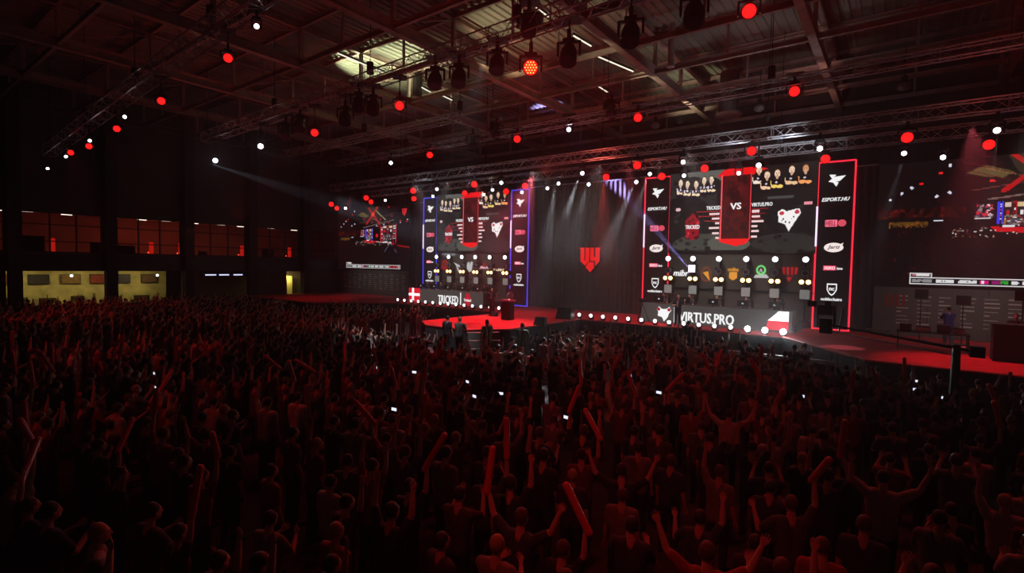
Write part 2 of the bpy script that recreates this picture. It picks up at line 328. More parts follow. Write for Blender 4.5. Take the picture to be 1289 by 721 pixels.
# wind bracing rods and service ducts near the lit bay
tubem = mat('tube_glow', (.9, .9, .8), .4, emit=1.1, ecol=(1, .97, .75))
for i, (a, b) in enumerate((((425, 67), (484, 92)), ((531, 110), (542, 116)), ((556, 120), (569, 126)), ((745, 68), (797, 90)), ((722, 45), (744, 58)), ((752, 108), (768, 118)), ((675, 10), (690, 21)))):
    pa = onZ(*a, 16.4); pb = onZ(*b, 16.4)
    t = thing('tube_light', '%s pale tube light from the left of photo, high in the roof' % nth([0, 1, 2, 6, 4, 5, 3][i]), 'light', pa)
    part('tube', MB().rod((0, 0, 0), pb - pa, .035), tubem, t); part('housing', MB().rod((0, 0, .09), pb - pa + Vector((0, 0, .09)), .07), blackm, t)
for i, (px, py, Y, h) in enumerate(((918, 125, 33, 2.0), (845, 60, 27, 2.2), (522, 108, 24, 2.4))):
    p0 = onY(px, py, Y); t = thing('roof_duct', ('pale round duct above the right booth', 'tall pale pipe in the roof right of the big red lamp', 'dark square duct beside the bright roof bay')[i], 'duct', p0)
    part('duct_pipe', MB().rod((0, 0, -.9), (0, 0, h - .4), (.55, .16, .5)[i], n=14), (greyw, steel, blackm)[i], t); part('duct_collar', MB().rod((0, 0, -1.0), (0, 0, -.85), (.75, .22, .6)[i], n=14), steel, t)
for i, (px, py) in enumerate(((825, 158), (956, 136), (1138, 109))):
    t = thing('roof_lamp', '%s unlit grey dome lamp from the left under the roof above the stage' % nth(i), 'lamp', onY(px, py, 31)); part('dome', MB().ball((0, 0, 0), (.28, .28, .2)), greyw, t); part('cap', MB().rod((0, 0, .12), (0, 0, .5), .12), blackm, t); part('cord', MB().rod((0, 0, .5), (0, 0, 15.4 - t.location.z), .02), blackm, t)
# ------------------------------------------------------------ lighting trusses
def truss(label, a, b, s=.45, step=.55):
    a, b = Vector(a), Vector(b); t = thing('lighting_truss', label, 'truss', a, 0, 'lighting trusses'); d = b - a; n = max(2, int(d.length / step)); L = d.length
    u = d.normalized(); up = Vector((0, 0, 1)); sd = u.cross(up).normalized(); up = sd.cross(u)
    cn = [sd * (s / 2) + up * (s / 2), sd * (-s / 2) + up * (s / 2), sd * (-s / 2) - up * (s / 2), sd * (s / 2) - up * (s / 2)]
    for c in cn: part('chord', MB().rod(c, c + d, .032), alu, t)
    mb = MB()
    for k in range(n):
        p, q = d * (k / n), d * ((k + 1) / n)
        for j in range(4):
            c0, c1 = cn[j], cn[(j + 1) % 4]
            if k % 2: c0, c1 = c1, c0
            mb.rod(p + c0, q + c1, .016, n=4)
        if k % 5 == 0:
            for j in range(4): mb.rod(p + cn[j], p + cn[(j + 1) % 4], .022, n=4)
    o = part('bracing', mb, alu, t); o['kind'] = 'stuff'
    m = max(2, int(L / 8)); 
    for k in range(m + 1):
        p = d * (k / m) * .98 + u * .3; part('hoist_chain', MB().rod(p, p + Vector((0, 0, 17.45 - a.z - (d.z * k / m))), .02, n=4), blackm, t)
        part('hoist_motor', MB().rod(p + Vector((0, 0, .3)), p + Vector((0, 0, .85)), .16, n=8), blackm, t)
    return t
truss('lighting truss over the stage front, lit bright along its middle', (-41, 27.5, 11.35), (13, 27.5, 11.35), .5)
truss('dimmer lighting truss behind the stage front truss', (-41, 31, 11.2), (13, 31, 11.2), .5)
truss('thin lighting truss in front of and above the stage', (-38, 26, 13.0), (12, 26, 13.2), .4)
truss('lighting truss over the audience with the big red lamp', (-37.5, 15.5, 12.9), (6, 15.5, 13.8), .6)
truss('sloping lighting truss high at the upper left', (-44.5, 8.9, 11.6), (-12, 8.5, 13.6), .6)
truss('short lighting truss above the left side of the audience', (-36, 20.5, 12.6), (-20, 21.5, 13.0), .4)
# ------------------------------------------------------------ lamps on the trusses
def lamp_proto(kind, r=.2):
    t = thing('wash_light', 'x', 'stage light')
    t.name = {'red': 'wash_light', 'white': 'spotlight', 'off': 'moving_head'}[kind]
    part('clamp', MB().box(-.05, .05, -.05, .05, .34, .62).box(-.16, .16, -.1, .1, .26, .36), blackm, t)
    part('yoke', MB().box(-r - .09, -r - .04, -.06, .06, -.1, .28).box(r + .04, r + .09, -.06, .06, -.1, .28).box(-r - .09, r + .09, -.06, .06, .24, .29), blackm, t)
    h = MB().rod((0, 0, 0), (0, 0, .1), r, r * .9, 14).rod((0, 0, .1), (0, 0, .24), r * .9, r * .55, 14)
    l = MB().rod((0, 0, -.03), (0, 0, .005), r * .88, n=14)
    if kind == 'off': h = MB().rod((0, 0, -.34), (0, 0, .02), r, r * .95, 12).rod((0, 0, .02), (0, 0, .22), r * .95, r * .6, 12); l = MB().rod((0, 0, -.37), (0, 0, -.33), r * .8, n=12)
    hd = part('lamp_head', h, blackm, t)
    part('lens', l, {'red': lens_red, 'white': lens_white, 'off': lens_off}[kind], hd)
    part('drop_pipe', MB().rod((0, 0, .58), (0, 0, 1.0), .025).box(-.3, .3, -.3, .3, .985, 1.01), blackm, t)
    if kind == 'red':
        mb = MB()
        for q in range(-2, 3):
            for s_ in range(-2, 3):
                if abs(q + s_) <= 2: mb.rod((r * .34 * (q + s_ / 2), r * .3 * s_, -.05), (r * .34 * (q + s_ / 2), r * .3 * s_, -.03), r * .1, n=6)
        o = part('led_cells', mb, cell_m, hd); o['kind'] = 'stuff'
    return t
protos = {'red': lamp_proto('red', .21), 'white': lamp_proto('white', .11), 'off': lamp_proto('off', .24)}
usedp = set()
def trussz(Y, x):
    z0, z1, x0, x1 = {15.5: (12.9, 13.8, -37.5, 6), 8.75: (11.6, 13.6, -44.5, -12), 26: (13, 13.2, -38, 12), 27.5: (11.35, 11.35, -41, 13), 31: (11.2, 11.2, -41, 13)}[Y]
    return z0 + (z1 - z0) * (x - x0) / (x1 - x0) - {15.5: .3, 8.75: .3, 26: .2, 27.5: .25, 31: .25}[Y]
def place(kind, loc, aim, label, group, scale=1.0, hot=None, Y=26):
    if kind in usedp: t = dup(protos[kind], loc)
    else: t = protos[kind]; usedp.add(kind); t.location = loc
    t['label'] = label; t['group'] = group
    v = (Vector(aim) - Vector(loc)).normalized()
    rz = math.atan2(v.y, v.x) - pi / 2; t.rotation_euler = (0, 0, rz); t.scale = (scale,) * 3
    hd = [c for c in t.children if c.name.startswith('lamp_head')][0]; dp = [c for c in t.children if c.name.startswith('drop_pipe')][0]
    L = max(.05, (trussz(Y, loc[0]) - loc[2]) / scale - .58); dp.scale = (1, 1, L / .42); dp.location = (0, 0, .58 - .58 * L / .42)
    hd.rotation_euler = (min(1.9, math.acos(max(-1, min(1, -v.z)))), 0, 0)
    for l in hd.children:
        if hot and l.name.startswith('lens'): l.material_slots[0].link = 'OBJECT'; l.material_slots[0].material = hot
    return t
CAMP = Vector((0, 0, CAMZ))
rows = [  # row phrase, plane Y, kind, pixels, scale, aim mix to camera
 ('on the audience truss', 15.5, 'red', [(668, 85), (943, 14), (503, 133), (396, 167)], 1.0, 1),
 ('at the left end of the audience truss', 15.5, 'white', [(328, 184), (271, 202)], 1.5, .9),
 ('on the audience truss', 15.5, 'off', [(360, 165), (378, 155), (435, 146), (452, 128), (470, 132), (578, 95), (626, 78), (716, 66), (794, 40), (874, 14), (666, 30), (548, 98)], 1.25, .1),
 ('on the sloping upper left truss', 8.75, 'red', [(287, 73), (203, 127), (147, 162), (112, 184), (89, 192)], .8, .6),
 ('on the sloping upper left truss', 8.75, 'white', [(323, 33), (157, 147), (113, 177), (83, 197), (60, 212)], .8, .7),
 ('on the thin truss above the stage', 26, 'red', [(803, 148), (1000, 115), (651, 175), (541, 195)], 1.15, .9),
 ('on the thin truss above the stage', 26, 'white', [(716, 163), (492, 205)], 1.3, .9),
 ('on the thin truss above the stage', 26, 'off', [(770, 138), (595, 178), (625, 165)], 1.3, .1),
 ('on the stage front truss', 27.5, 'red', [(946, 190), (802, 208), (597, 232), (520, 240), (417, 257), (461, 249), (1142, 173)], 1.15, .9),
 ('on the stage front truss', 27.5, 'white', [(1032, 187), (955, 208), (1255, 164), (733, 218), (631, 230), (550, 238), (435, 262), (860, 204)], 1.15, .9),
 ('on the rear stage truss', 31, 'red', [(1039, 200), (887, 212), (833, 222), (763, 223), (661, 234), (637, 241), (585, 243), (521, 250), (467, 254), (424, 262), (1245, 182)], 1.15, .9),
 ('on the rear stage truss', 31, 'white', [(930, 218), (861, 221), (818, 219), (801, 229), (741, 232), (703, 231), (689, 237), (657, 242), (620, 239), (609, 245), (545, 247), (485, 252), (1138, 193), (1187, 198)], 1.1, .9)]
names = {'red': 'glowing red wash light', 'white': 'small bright white spotlight', 'off': 'unlit black moving head'}
for phrase, Y, kind, pxs, sc, mix in rows:
    order = sorted(range(len(pxs)), key=lambda i: pxs[i][0])
    for rank, i in enumerate(order):
        p = onY(*pxs[i], Y); aim = Vector((p.x, p.y - 1, p.z - 6)).lerp(CAMP, mix)
        place(kind, p, aim, '%s %s from the left %s' % (nth(rank), names[kind], phrase), names[kind] + 's ' + phrase, sc, None, Y)
        if pxs[i] == (668, 85):
            for c in bpy.data.objects:
                if c.name.startswith('led_cells') and c.parent and c.parent.parent and (c.parent.parent.location - p).length < .01: c.material_slots[0].link = 'OBJECT'; c.material_slots[0].material = cell_hot; c.parent.parent.scale = (1.4,) * 3
big = onY(668, 85, 15.5)
# spot beams that draw in the haze
for px, py, Y, tx, ty, p, a, c in ((733, 218, 27.5, 648, 450, 30000, 6, WHT), (703, 231, 31, 665, 440, 17000, 6, WHT), (741, 232, 31, 690, 440, 5000, 9, WHT), (801, 229, 31, 705, 440, 18000, 7, WHT), (818, 219, 31, 740, 440, 6000, 9, WHT),
                                (271, 202, 15.5, 560, 300, 40000, 10, (.75, .82, 1)), (328, 184, 15.5, 700, 300, 2500, 12, (.75, .82, 1)), (1255, 164, 27.5, 1215, 440, 1500, 10, WHT), (1138, 193, 31, 1060, 440, 1500, 10, WHT), (763, 223, 31, 755, 440, 8000, 12, RED)):
    s_ = onY(px, py, Y); s_.y -= .35; s_.z -= .25; tg = onZ(tx, ty, 1.4) if ty > 345 else onY(tx, ty, 33)
    lamp('SPOT', s_, tg, p, c, .04, a, .6)
hm = bpy.data.materials.new('stage_haze'); hm.use_nodes = True; nt = hm.node_tree; nt.nodes.remove(nt.nodes['Principled BSDF']); hv = nt.nodes.new('ShaderNodeVolumeScatter'); hv.inputs['Density'].default_value = .0095; hv.inputs['Anisotropy'].default_value = .2
nt.links.new(hv.outputs[0], nt.nodes['Material Output'].inputs['Volume'])
tag(part('stage_haze', MB().box(-40, 8, 23.5, 33.2, 1.52, 10.9), hm), 'pale haze hanging over the stage and lit by the spot beams', 'haze', None, 'stuff')
# ------------------------------------------------------------ stage
poly = [(-48.4, 23.2), (-36.9, 23.2), (-33.2, 28.2), (-21.7, 28.2), (-21.7, 20.4), (-20.2, 19.3), (-17.3, 19.3), (-15.9, 21.0), (-15.9, 28.2), (-4.5, 28.2), (-.9, 23.2), (13.4, 23.2), (13.4, 34.6), (-48.4, 34.6)]
t = thing('stage', 'wide red carpeted stage with catwalk and angled side wings', 'stage')
part('stage_body', MB().slab(poly, 0, 1.44), stagef, t); part('carpet', MB().slab(poly, 1.44, 1.5), carpet, t)
edge = mat('stage_edge', (.5, .04, .04), .6)
for a, b in zip(poly[:11], poly[1:12]):
    part('edge_trim', MB().rod((*a, 1.47), (*b, 1.47), .05), edge, t)
# skirt boards along the fronts
n = 0
for a, b in zip(poly[:11], poly[1:12]):
    a2, b2 = Vector((*a, 0)), Vector((*b, 0)); L = (b2 - a2).length; k = max(1, round(L / 2)); nrm = Vector(((b2 - a2).y, -(b2 - a2).x, 0)).normalized()
    for j in range(k):
        p, q = a2.lerp(b2, (j + .02) / k), a2.lerp(b2, (j + .98) / k)
        part('skirt_panel', MB().add([p + nrm * .005 + Vector((0, 0, .05)), q + nrm * .005 + Vector((0, 0, .05)), q + nrm * .005 + Vector((0, 0, 1.36)), p + nrm * .005 + Vector((0, 0, 1.36)), p + nrm * .04 + Vector((0, 0, .05)), q + nrm * .04 + Vector((0, 0, .05)), q + nrm * .04 + Vector((0, 0, 1.36)), p + nrm * .04 + Vector((0, 0, 1.36))],
             [(0, 3, 2, 1), (4, 5, 6, 7), (0, 1, 5, 4), (1, 2, 6, 5), (2, 3, 7, 6), (3, 0, 4, 7)]), stagef, t)
# stairs from the catwalk
t = thing('stage_stairs', 'dark steps leading up to the front of the catwalk', 'stairs', (-17.2, 19.2, 0), R(50.5))
for k in range(4): part('step', MB().box(0, 1.6, -.35 * (4 - k), -.35 * (3 - k), 0, .35 * (k + 1)), mat('step_grey', (.18, .17, .16), .7), t)
# barricade in the pit
bar = mat('barrier_metal', (.5, .5, .5), .4, .6)
for i in range(9):
    x = -15.3 + i * 1.5
    if i in (3, ): continue
    t = thing('crowd_barrier', '%s pale crowd barrier from the left before the right booth' % nth(i), 'barrier', (x, 24.2, 0), 0, 'pit barriers before the right booth')
    part('rail', MB().box(0, 1.35, -.06, .06, 1.0, 1.16), bar, t); part('panel', MB().box(.02, 1.33, -.02, .02, .1, 1.0), stagef, t); part('foot', MB().box(0, 1.35, -.5, .3, 0, .05), stagef, t)
# ------------------------------------------------------------ backdrops
def pleats(x0, x1, z0, z1, y, amp=.035, per=.35):
    n = max(4, int((x1 - x0) / per * 4)); vs = []
    for i in range(n + 1):
        x = x0 + (x1 - x0) * i / n; yy = y + amp * sin(2 * pi * i / 4 + .4 * sin(i * .7)); vs += [(x, yy, z0), (x, yy, z1)]
    return MB().add(vs, [(2 * i, 2 * i + 2, 2 * i + 3, 2 * i + 1) for i in range(n)])
drape2 = mat('grey_drape', (.085, .07, .068), .95, noise=.2, nscale=2)
t = thing('stage_drape', 'dark pleated drape behind the middle of the stage with a red emblem', 'drape', (-18.8, 33.7, 1.5))
part('cloth', pleats(-4.9, 4.95, .02, 9.4, 0), drape2, t); part('top_rail', MB().rod((-4.9, 0, 9.42), (4.95, 0, 9.42), .05), alu, t)
for lab, x0, x1, z1 in (('black masking drape between the right booth and side screen', -2.2, -1.15, 10.4), ('black masking drape between the left booth and side screen', -37.3, -35.5, 10.4)):
    t = thing('masking_drape', lab, 'drape', (x0, 33.5, 1.5)); part('cloth', pleats(0, x1 - x0, .02, z1 - 1.5, 0), drape, t); part('top_rail', MB().rod((0, 0, z1 - 1.48), (x1 - x0, 0, z1 - 1.48), .04), alu, t)
t = thing('rear_drape', 'long black drape closing the hall behind the stage', 'drape', (-48.6, 35.4, 0)); part('cloth', pleats(0, 62, 0, 12.4, 0, .1, .8), drape, t); part('top_rail', MB().rod((0, 0, 12.45), (62, 0, 12.45), .06), alu, t)
# emblem
def V4(name, m, parent, cx, cz, wd, y=-.12, depth=.06):
    s = wd / 315.0; f = lambda pts: [((x - 948) * s + cx, -(z - 331) * s + cz) for x, z in pts]
    o = [part(name, MB().prism(f(p), y, y + depth), m, parent) for p in (
        [(790, 172), (865, 172), (865, 330), (876, 345), (886, 330), (886, 172), (938, 172), (938, 350), (880, 405), (812, 348), (812, 195)],
        [(958, 172), (1003, 172), (1003, 292), (1032, 292), (1032, 172), (1105, 172), (1087, 195), (1087, 352), (1032, 403), (1032, 345), (958, 345)],
        [(940, 360), (1010, 360), (1010, 435), (957, 490), (890, 425)])]
    return o
redled = led('led_red', (238, 22, 24), 1.0)
p = onY(743, 327, 33.5); t = thing('emblem_sign', 'glowing red angular shield emblem on the dark centre drape', 'sign', (p.x, 33.5, p.z))
V4('emblem_piece', redled, t, 0, 0, 1.75)
part('backing_plate', MB().prism([(-.95, .95), (.95, .95), (.8, -.1), (.05, -1.0), (-.8, -.1)], -.05, .2), drape, t)
# pillars with neon edge and logos
redn = led('neon_red', (255, 42, 66), 1.25); blun = led('neon_blue', (70, 70, 235), 1.1); pinkm = led('led_pink', (255, 120, 150)); neonw = led('neon_core', (255, 225, 255), 1.3)
PH = 9.25; PW = 1.72
def pillar(x, label, neon):
    t = thing('led_pillar', label, 'pillar', (x, 33.5, 1.5), 0, 'tall sponsor pillars')
    part('panel', MB().box(-PW / 2, PW / 2, -.12, .25, 0, PH), pillm, t)
    for a, b in (((-PW / 2, 0), (-PW / 2, PH)), ((PW / 2, 0), (PW / 2, PH)), ((-PW / 2, PH), (PW / 2, PH)), ((-PW / 2, .03), (PW / 2, .03))):
        part('neon_tube', MB().rod((a[0], -.15, a[1]), (b[0], -.15, b[1]), .045, n=8), neon, t)
    part('neon_hot_section', MB().rod((-PW / 2, -.17, PH * .5), (-PW / 2, -.17, PH * .74), .05, n=8), neonw, t)
    z = lambda f: PH * (1 - f)
    # bird-like scribble mark
    part('logo', MB().prism([(-.34, z(.075)), (-.02, z(.078)), (-.12, z(.09)), (.42, z(.085)), (.16, z(.115)), (-.02, z(.118)), (.1, z(.124)), (0, z(.148)), (-.16, z(.122)), (-.38, z(.116)), (-.2, z(.1)), (-.28, z(.088))], -.16, -.13), whitet, t)
    text('logo', 'ESPORT.HU', whitet, t, 0, -.15, z(.222), 1.3, .2, .3)
    part('logo', MB().box(-.45, .12, -.14, -.125, z(.383), z(.343)), pinkm, t); text('logo', 'HELL', led('led_dkred', (160, 20, 35)), t, -.17, -.15, z(.363), .48, .26); part('logo', disc(MB(), .34, z(.363), .2, .19, -.15, -.125), led('led_pink2', (225, 80, 100)), t)
    part('logo', disc(MB(), 0, z(.507), .46, .26, -.14, -.125).prism([(.2, z(.495)), (.46, z(.478)), (.35, z(.505))], -.14, -.125), led('led_cream', (255, 240, 235)), t); text('logo', 'Jarti', led('led_grey', (110, 90, 95)), t, 0, -.15, z(.507), .6, .26, .3)
    part('logo', MB().box(-.45, .15, -.14, -.125, z(.643), z(.615)), led('led_rose', (250, 60, 105)), t); text('logo', 'XIXO', whitet, t, -.15, -.155, z(.629), .52, .17); text('logo', 'ize', whitet, t, .33, -.15, z(.631), .26, .14)
    o = [(-.24, z(.722)), (.24, z(.722)), (.24, z(.76)), (.12, z(.785)), (0, z(.795)), (-.12, z(.785)), (-.24, z(.76))]
    part('logo', MB().prism(o, -.14, -.125), whitet, t); part('logo', MB().prism([(a * .78, (b - z(.755)) * .78 + z(.755)) for a, b in o], -.15, -.139), pillm, t); text('logo', 'nc', whitet, t, 0, -.16, z(.755), .24, .16)
    text('logo', 'noblechairs', whitet, t, 0, -.15, z(.815), .98, .17)
    return t
PX = [-34.55, -24.4, -13.1, -3.0]
pillar(PX[0], 'leftmost sponsor pillar edged in blue neon, farthest from camera', blun); pillar(PX[1], 'blue neon edged sponsor pillar right of the left booth', blun)
pillar(PX[2], 'red neon edged sponsor pillar left of the right booth', redn); pillar(PX[3], 'rightmost sponsor pillar edged in red neon, nearest the camera', redn)
# ------------------------------------------------------------ picture screens (one coloured face per pixel block)
def screen_mat(name, s=1.0):
    m = bpy.data.materials.new(name); m.use_nodes = True; nt = m.node_tree; b = nt.nodes['Principled BSDF']; a = nt.nodes.new('ShaderNodeAttribute'); a.attribute_name = 'picture'
    b.inputs['Base Color'].default_value = (.005, .005, .005, 1); b.inputs['Roughness'].default_value = 1; b.inputs['Specular IOR Level'].default_value = 0; nt.links.new(a.outputs['Color'], b.inputs['Emission Color']); b.inputs['Emission Strength'].default_value = s; return m
def picture(name, img, wd, h, parent, m, y=0.):
    ny, nx, _ = img.shape; X, Z = np.meshgrid(np.linspace(0, wd, nx + 1), np.linspace(h, 0, ny + 1)); v = np.stack([X, np.full_like(X, y), Z], -1).reshape(-1, 3)
    idx = np.arange((nx + 1) * (ny + 1)).reshape(ny + 1, nx + 1); f = np.stack([idx[1:, :-1], idx[1:, 1:], idx[:-1, 1:], idx[:-1, :-1]], -1).reshape(-1, 4)
    me = bpy.data.meshes.new(name); me.from_pydata(v.tolist(), [], f.tolist()); c = img / 255.; c = np.where(c <= .04045, c / 12.92, ((c + .055) / 1.055) ** 2.4)
    col = np.concatenate([c, np.ones((ny, nx, 1))], -1).reshape(-1, 1, 4).repeat(4, 1).reshape(-1)
    at = me.color_attributes.new('picture', 'FLOAT_COLOR', 'CORNER'); at.data.foreach_set('color', col.astype(np.float32)); me.materials.append(m); return link(name, me, parent)
class Paint:
    def __init__(s, nx, ny, W, H, bg): s.i = np.zeros((ny, nx, 3)) + bg; s.x, s.y = np.meshgrid((np.arange(nx) + .5) / nx * W, (np.arange(ny) + .5) / ny * H); s.r = np.random.RandomState(3)
    def rect(s, x0, y0, x1, y1, c, a=1.): m = (s.x >= x0) & (s.x <= x1) & (s.y >= y0) & (s.y <= y1); s.i[m] = s.i[m] * (1 - a) + np.array(c) * a
    def ell(s, cx, cy, rx, ry, c, a=1.): m = ((s.x - cx) / rx) ** 2 + ((s.y - cy) / ry) ** 2 <= 1; s.i[m] = s.i[m] * (1 - a) + np.array(c) * a
    def line(s, x0, y0, x1, y1, wd, c, a=1.):
        dx, dy = x1 - x0, y1 - y0; t_ = np.clip(((s.x - x0) * dx + (s.y - y0) * dy) / (dx * dx + dy * dy), 0, 1); m = (s.x - x0 - t_ * dx) ** 2 + (s.y - y0 - t_ * dy) ** 2 < wd * wd / 4; s.i[m] = s.i[m] * (1 - a) + np.array(c) * a
    def poly(s, pts, c, a=1.):
        ins = np.zeros(s.x.shape, bool); n = len(pts)
        for k in range(n):
            (xa, ya), (xb, yb) = pts[k], pts[(k + 1) % n]; cr = ((ya > s.y) != (yb > s.y)); xi = (xb - xa) * (s.y - ya) / ((yb - ya) or 1e-9) + xa; ins ^= cr & (s.x < xi)
        s.i[ins] = s.i[ins] * (1 - a) + np.array(c) * a
    def speck(s, x0, y0, x1, y1, n, cols, rx=4, ry=4):
        for _ in range(n): c = cols[s.r.randint(len(cols))]; k = .4 + .6 * s.r.rand(); s.ell(x0 + (x1 - x0) * s.r.rand(), y0 + (y1 - y0) * s.r.rand(), rx * (.6 + .8 * s.r.rand()), ry * (.6 + .8 * s.r.rand()), [v * k for v in c])
# versus picture, canvas 170 x 104
P = Paint(204, 125, 170, 104, (26, 22, 22))
P.ell(20, 30, 40, 45, (46, 43, 42)); P.ell(66, 2, 44, 11, (98, 98, 94)); P.ell(48, 93, 42, 14, (66, 66, 60)); P.ell(75, 92, 26, 10, (84, 86, 78)); P.ell(20, 55, 34, 26, (24, 21, 22)); P.rect(0, 100, 170, 104, (16, 12, 12)); P.ell(140, 92, 38, 12, (44, 42, 40)); P.ell(130, 12, 36, 22, (26, 21, 21))
P.speck(0, 0, 170, 104, 150, [(42, 38, 37), (30, 26, 28), (50, 48, 46)], 3, 2)
P.poly([(60, 8), (68, 1), (74, 0), (84, -3), (104, -2), (118, 4), (104, 6), (104, 9), (62, 9)], (240, 20, 24)); P.poly([(62, 84), (102, 84), (96, 92), (84, 95), (74, 92), (66, 90)], (250, 24, 26))
P.rect(66, 8, 100, 86, (70, 12, 16)); P.rect(69, 9, 97, 84, (84, 18, 20)); P.speck(70, 12, 96, 84, 60, [(60, 14, 18), (100, 26, 24)], 3, 3)
P.line(66, 7, 66, 86, 1.4, (255, 90, 96)); P.line(99.5, 7, 99.5, 86, 1.4, (255, 70, 80))
skin = (250, 226, 196)
for i, (x, y) in enumerate(((14, 12), (23, 14), (34, 15), (44, 11), (53, 11))):
    P.ell(x, y + 12, 6.5, 9, (24, 16, 30)); P.ell(x, y, 2.9, 4.9, (60, 40, 34)); P.ell(x, y + .8, 2.5, 4.4, skin); P.ell(x, y + 4, 1.4, 3.2, (225, 190, 165))
    for dx in (-1.2, 1.1): P.rect(x + dx - .4, y - .5, x + dx + .4, y + .4, (140, 100, 90))
    P.ell(x - 2.6, y + 13.6, 2.6, 1.7, skin); P.ell(x + 2.4, y + 14.2, 2.9, 1.6, (255, 225, 180)); P.ell(x - 4, y + 10, 1, 2, (240, 225, 225)); P.ell(x, y + 9.5, 1, 1.6, (235, 225, 240)); P.speck(x - 5, y + 7, x + 5, y + 12, 4, [(220, 210, 235)], .9, .7)
for i, (x, y) in enumerate(((108, 4), (117, 11), (128, 10), (143, 7), (157, 7))):
    P.ell(x, y + 13, 8, 10, (20, 15, 16)); P.ell(x, y - .6, 3.3, 5, (70, 46, 30)); P.ell(x, y + .6, 2.9, 4.5, (250, 215, 185) if i < 4 else (215, 150, 100)); P.ell(x, y + 4, 1.5, 3, (215, 170, 140))
    for dx in (-1.2, 1.2): P.rect(x + dx - .4, y - .5, x + dx + .4, y + .4, (120, 80, 70))
    c = ((250, 235, 215), (255, 205, 170), (250, 215, 110), (240, 200, 150), (255, 165, 100))[i]; P.ell(x - 3, y + 15, 3.6, 2.1, c); P.ell(x + 3, y + 15.6, 3.4, 2.0, c); P.ell(x - 1, y + 10.5, 1.4, 1, (220, 210, 225)); P.line(x - 7, y + 9, x - 6, y + 15, 1, c)
P.rect(22, 58, 40, 86, (70, 12, 22)); P.poly([(31, 52), (40, 62), (39, 80), (31, 88), (23, 80), (22, 62)], (150, 14, 30)); P.speck(23, 56, 39, 84, 24, [(230, 60, 80), (60, 8, 16)], 1.5, 1.5)
P.ell(12, 47, 3.4, 2.4, (235, 190, 195)); P.rect(157, 45, 165, 48.5, (240, 150, 165))
for k in range(6):
    P.rect(55 - (3, 0, -4, 3, -1, -5)[k] * 1., 53 + k * 6, 64.5, 55.6 + k * 6, (250, 215, 215)); P.rect(101.5, 52 + k * 6, 109 + (1, 2, 6, -1, 1, -1)[k], 54.6 + k * 6, (250, 215, 215))
for k in range(3): P.line(36 + 5 * k, 51 + k * 6, 64, 51.5 + k * 6, .8, (190, 30, 40))
for k in range(3): P.line(101, 50.5 + k * 6, 120 - 4 * k, 50 + k * 6, .8, (170, 28, 36))
P.rect(118, 37, 146, 40, (70, 70, 68))
P.poly([(130, 55), (135, 52), (139, 55), (147, 53), (152, 52), (154, 57), (150, 64), (142, 78), (138, 70), (131, 67)], (255, 252, 250)); P.ell(134, 57, 2.6, 2.4, (200, 50, 70)); P.ell(150, 56, 2.6, 2.4, (200, 60, 80)); P.speck(134, 60, 148, 70, 8, [(120, 60, 80)], .8, .8)
versus = P.i
# live feed picture: the hall itself seen on the side screens
F = Paint(215, 120, 1289, 721, (15, 7, 8))
F.speck(0, 0, 1289, 330, 260, [(34, 10, 10), (26, 14, 12), (18, 6, 8)], 26, 4); F.speck(0, 380, 1289, 700, 900, [(60, 10, 14), (30, 6, 8), (18, 4, 6), (90, 16, 18)], 4, 5)
F.poly([(395, 82), (470, 45), (590, 92), (540, 120), (460, 105)], (96, 84, 48)); F.poly([(560, 0), (780, 0), (760, 110), (640, 140), (590, 70)], (52, 42, 30)); F.line(722, 45, 887, 152, 9, (190, 170, 120)); F.line(470, 60, 830, 190, 5, (150, 110, 70))
F.line(490, 232, 1040, 158, 9, (120, 96, 90)); F.line(420, 180, 1040, 84, 5, (110, 60, 50))
for y in (20, 60): F.line(380, y, 640, y + 100, 5, (80, 22, 18))
for a in ((560, -20, 790, 200), (770, -20, 550, 190)): F.line(*a, 22, (190, 14, 18))
F.ell(668, 85, 30, 26, (255, 60, 40))
F.rect(0, 266, 400, 318, (46, 10, 8)); F.speck(20, 270, 400, 318, 60, [(110, 20, 16), (20, 6, 6)], 10, 12); F.rect(70, 345, 240, 368, (96, 62, 18)); F.speck(60, 340, 240, 376, 40, [(170, 120, 50), (60, 30, 14), (160, 80, 30)], 5, 5); F.rect(262, 339, 305, 343, (235, 240, 255))
F.poly([(505, 385), (505, 380), (700, 388), (1060, 420), (1040, 432), (900, 412), (720, 400), (668, 414), (530, 408)], (215, 18, 30)); F.poly([(1080, 430), (1289, 460), (1289, 474), (1090, 450)], (150, 10, 14))
F.rect(428, 248, 515, 340, (30, 14, 18)); F.speck(445, 260, 512, 325, 60, [(240, 50, 70), (250, 220, 230), (60, 40, 80)], 6, 6); F.rect(436, 333, 503, 337, (230, 225, 230))
for x0, x1, y0, y1, c in ((534, 551, 248, 368, (60, 60, 250)), (643, 663, 238, 385, (70, 70, 255)), (810, 840, 224, 400, (240, 40, 60)), (1024, 1066, 205, 415, (250, 40, 60))):
    F.rect(x0 - 5, y0, x0 + 3, y1, c); F.rect(x1 - 3, y0, x1 + 5, y1, c); F.rect(x0 + 3, y0, x1 - 3, y1, (14, 12, 16))
    for k in range(6): F.rect(x0 + 3, y0 + (y1 - y0) * (.08 + .13 * k), x1 - 3, y0 + (y1 - y0) * (.13 + .13 * k), ((250, 245, 250), (250, 245, 250), (230, 60, 90), (250, 240, 230), (240, 50, 90), (240, 240, 250))[k])
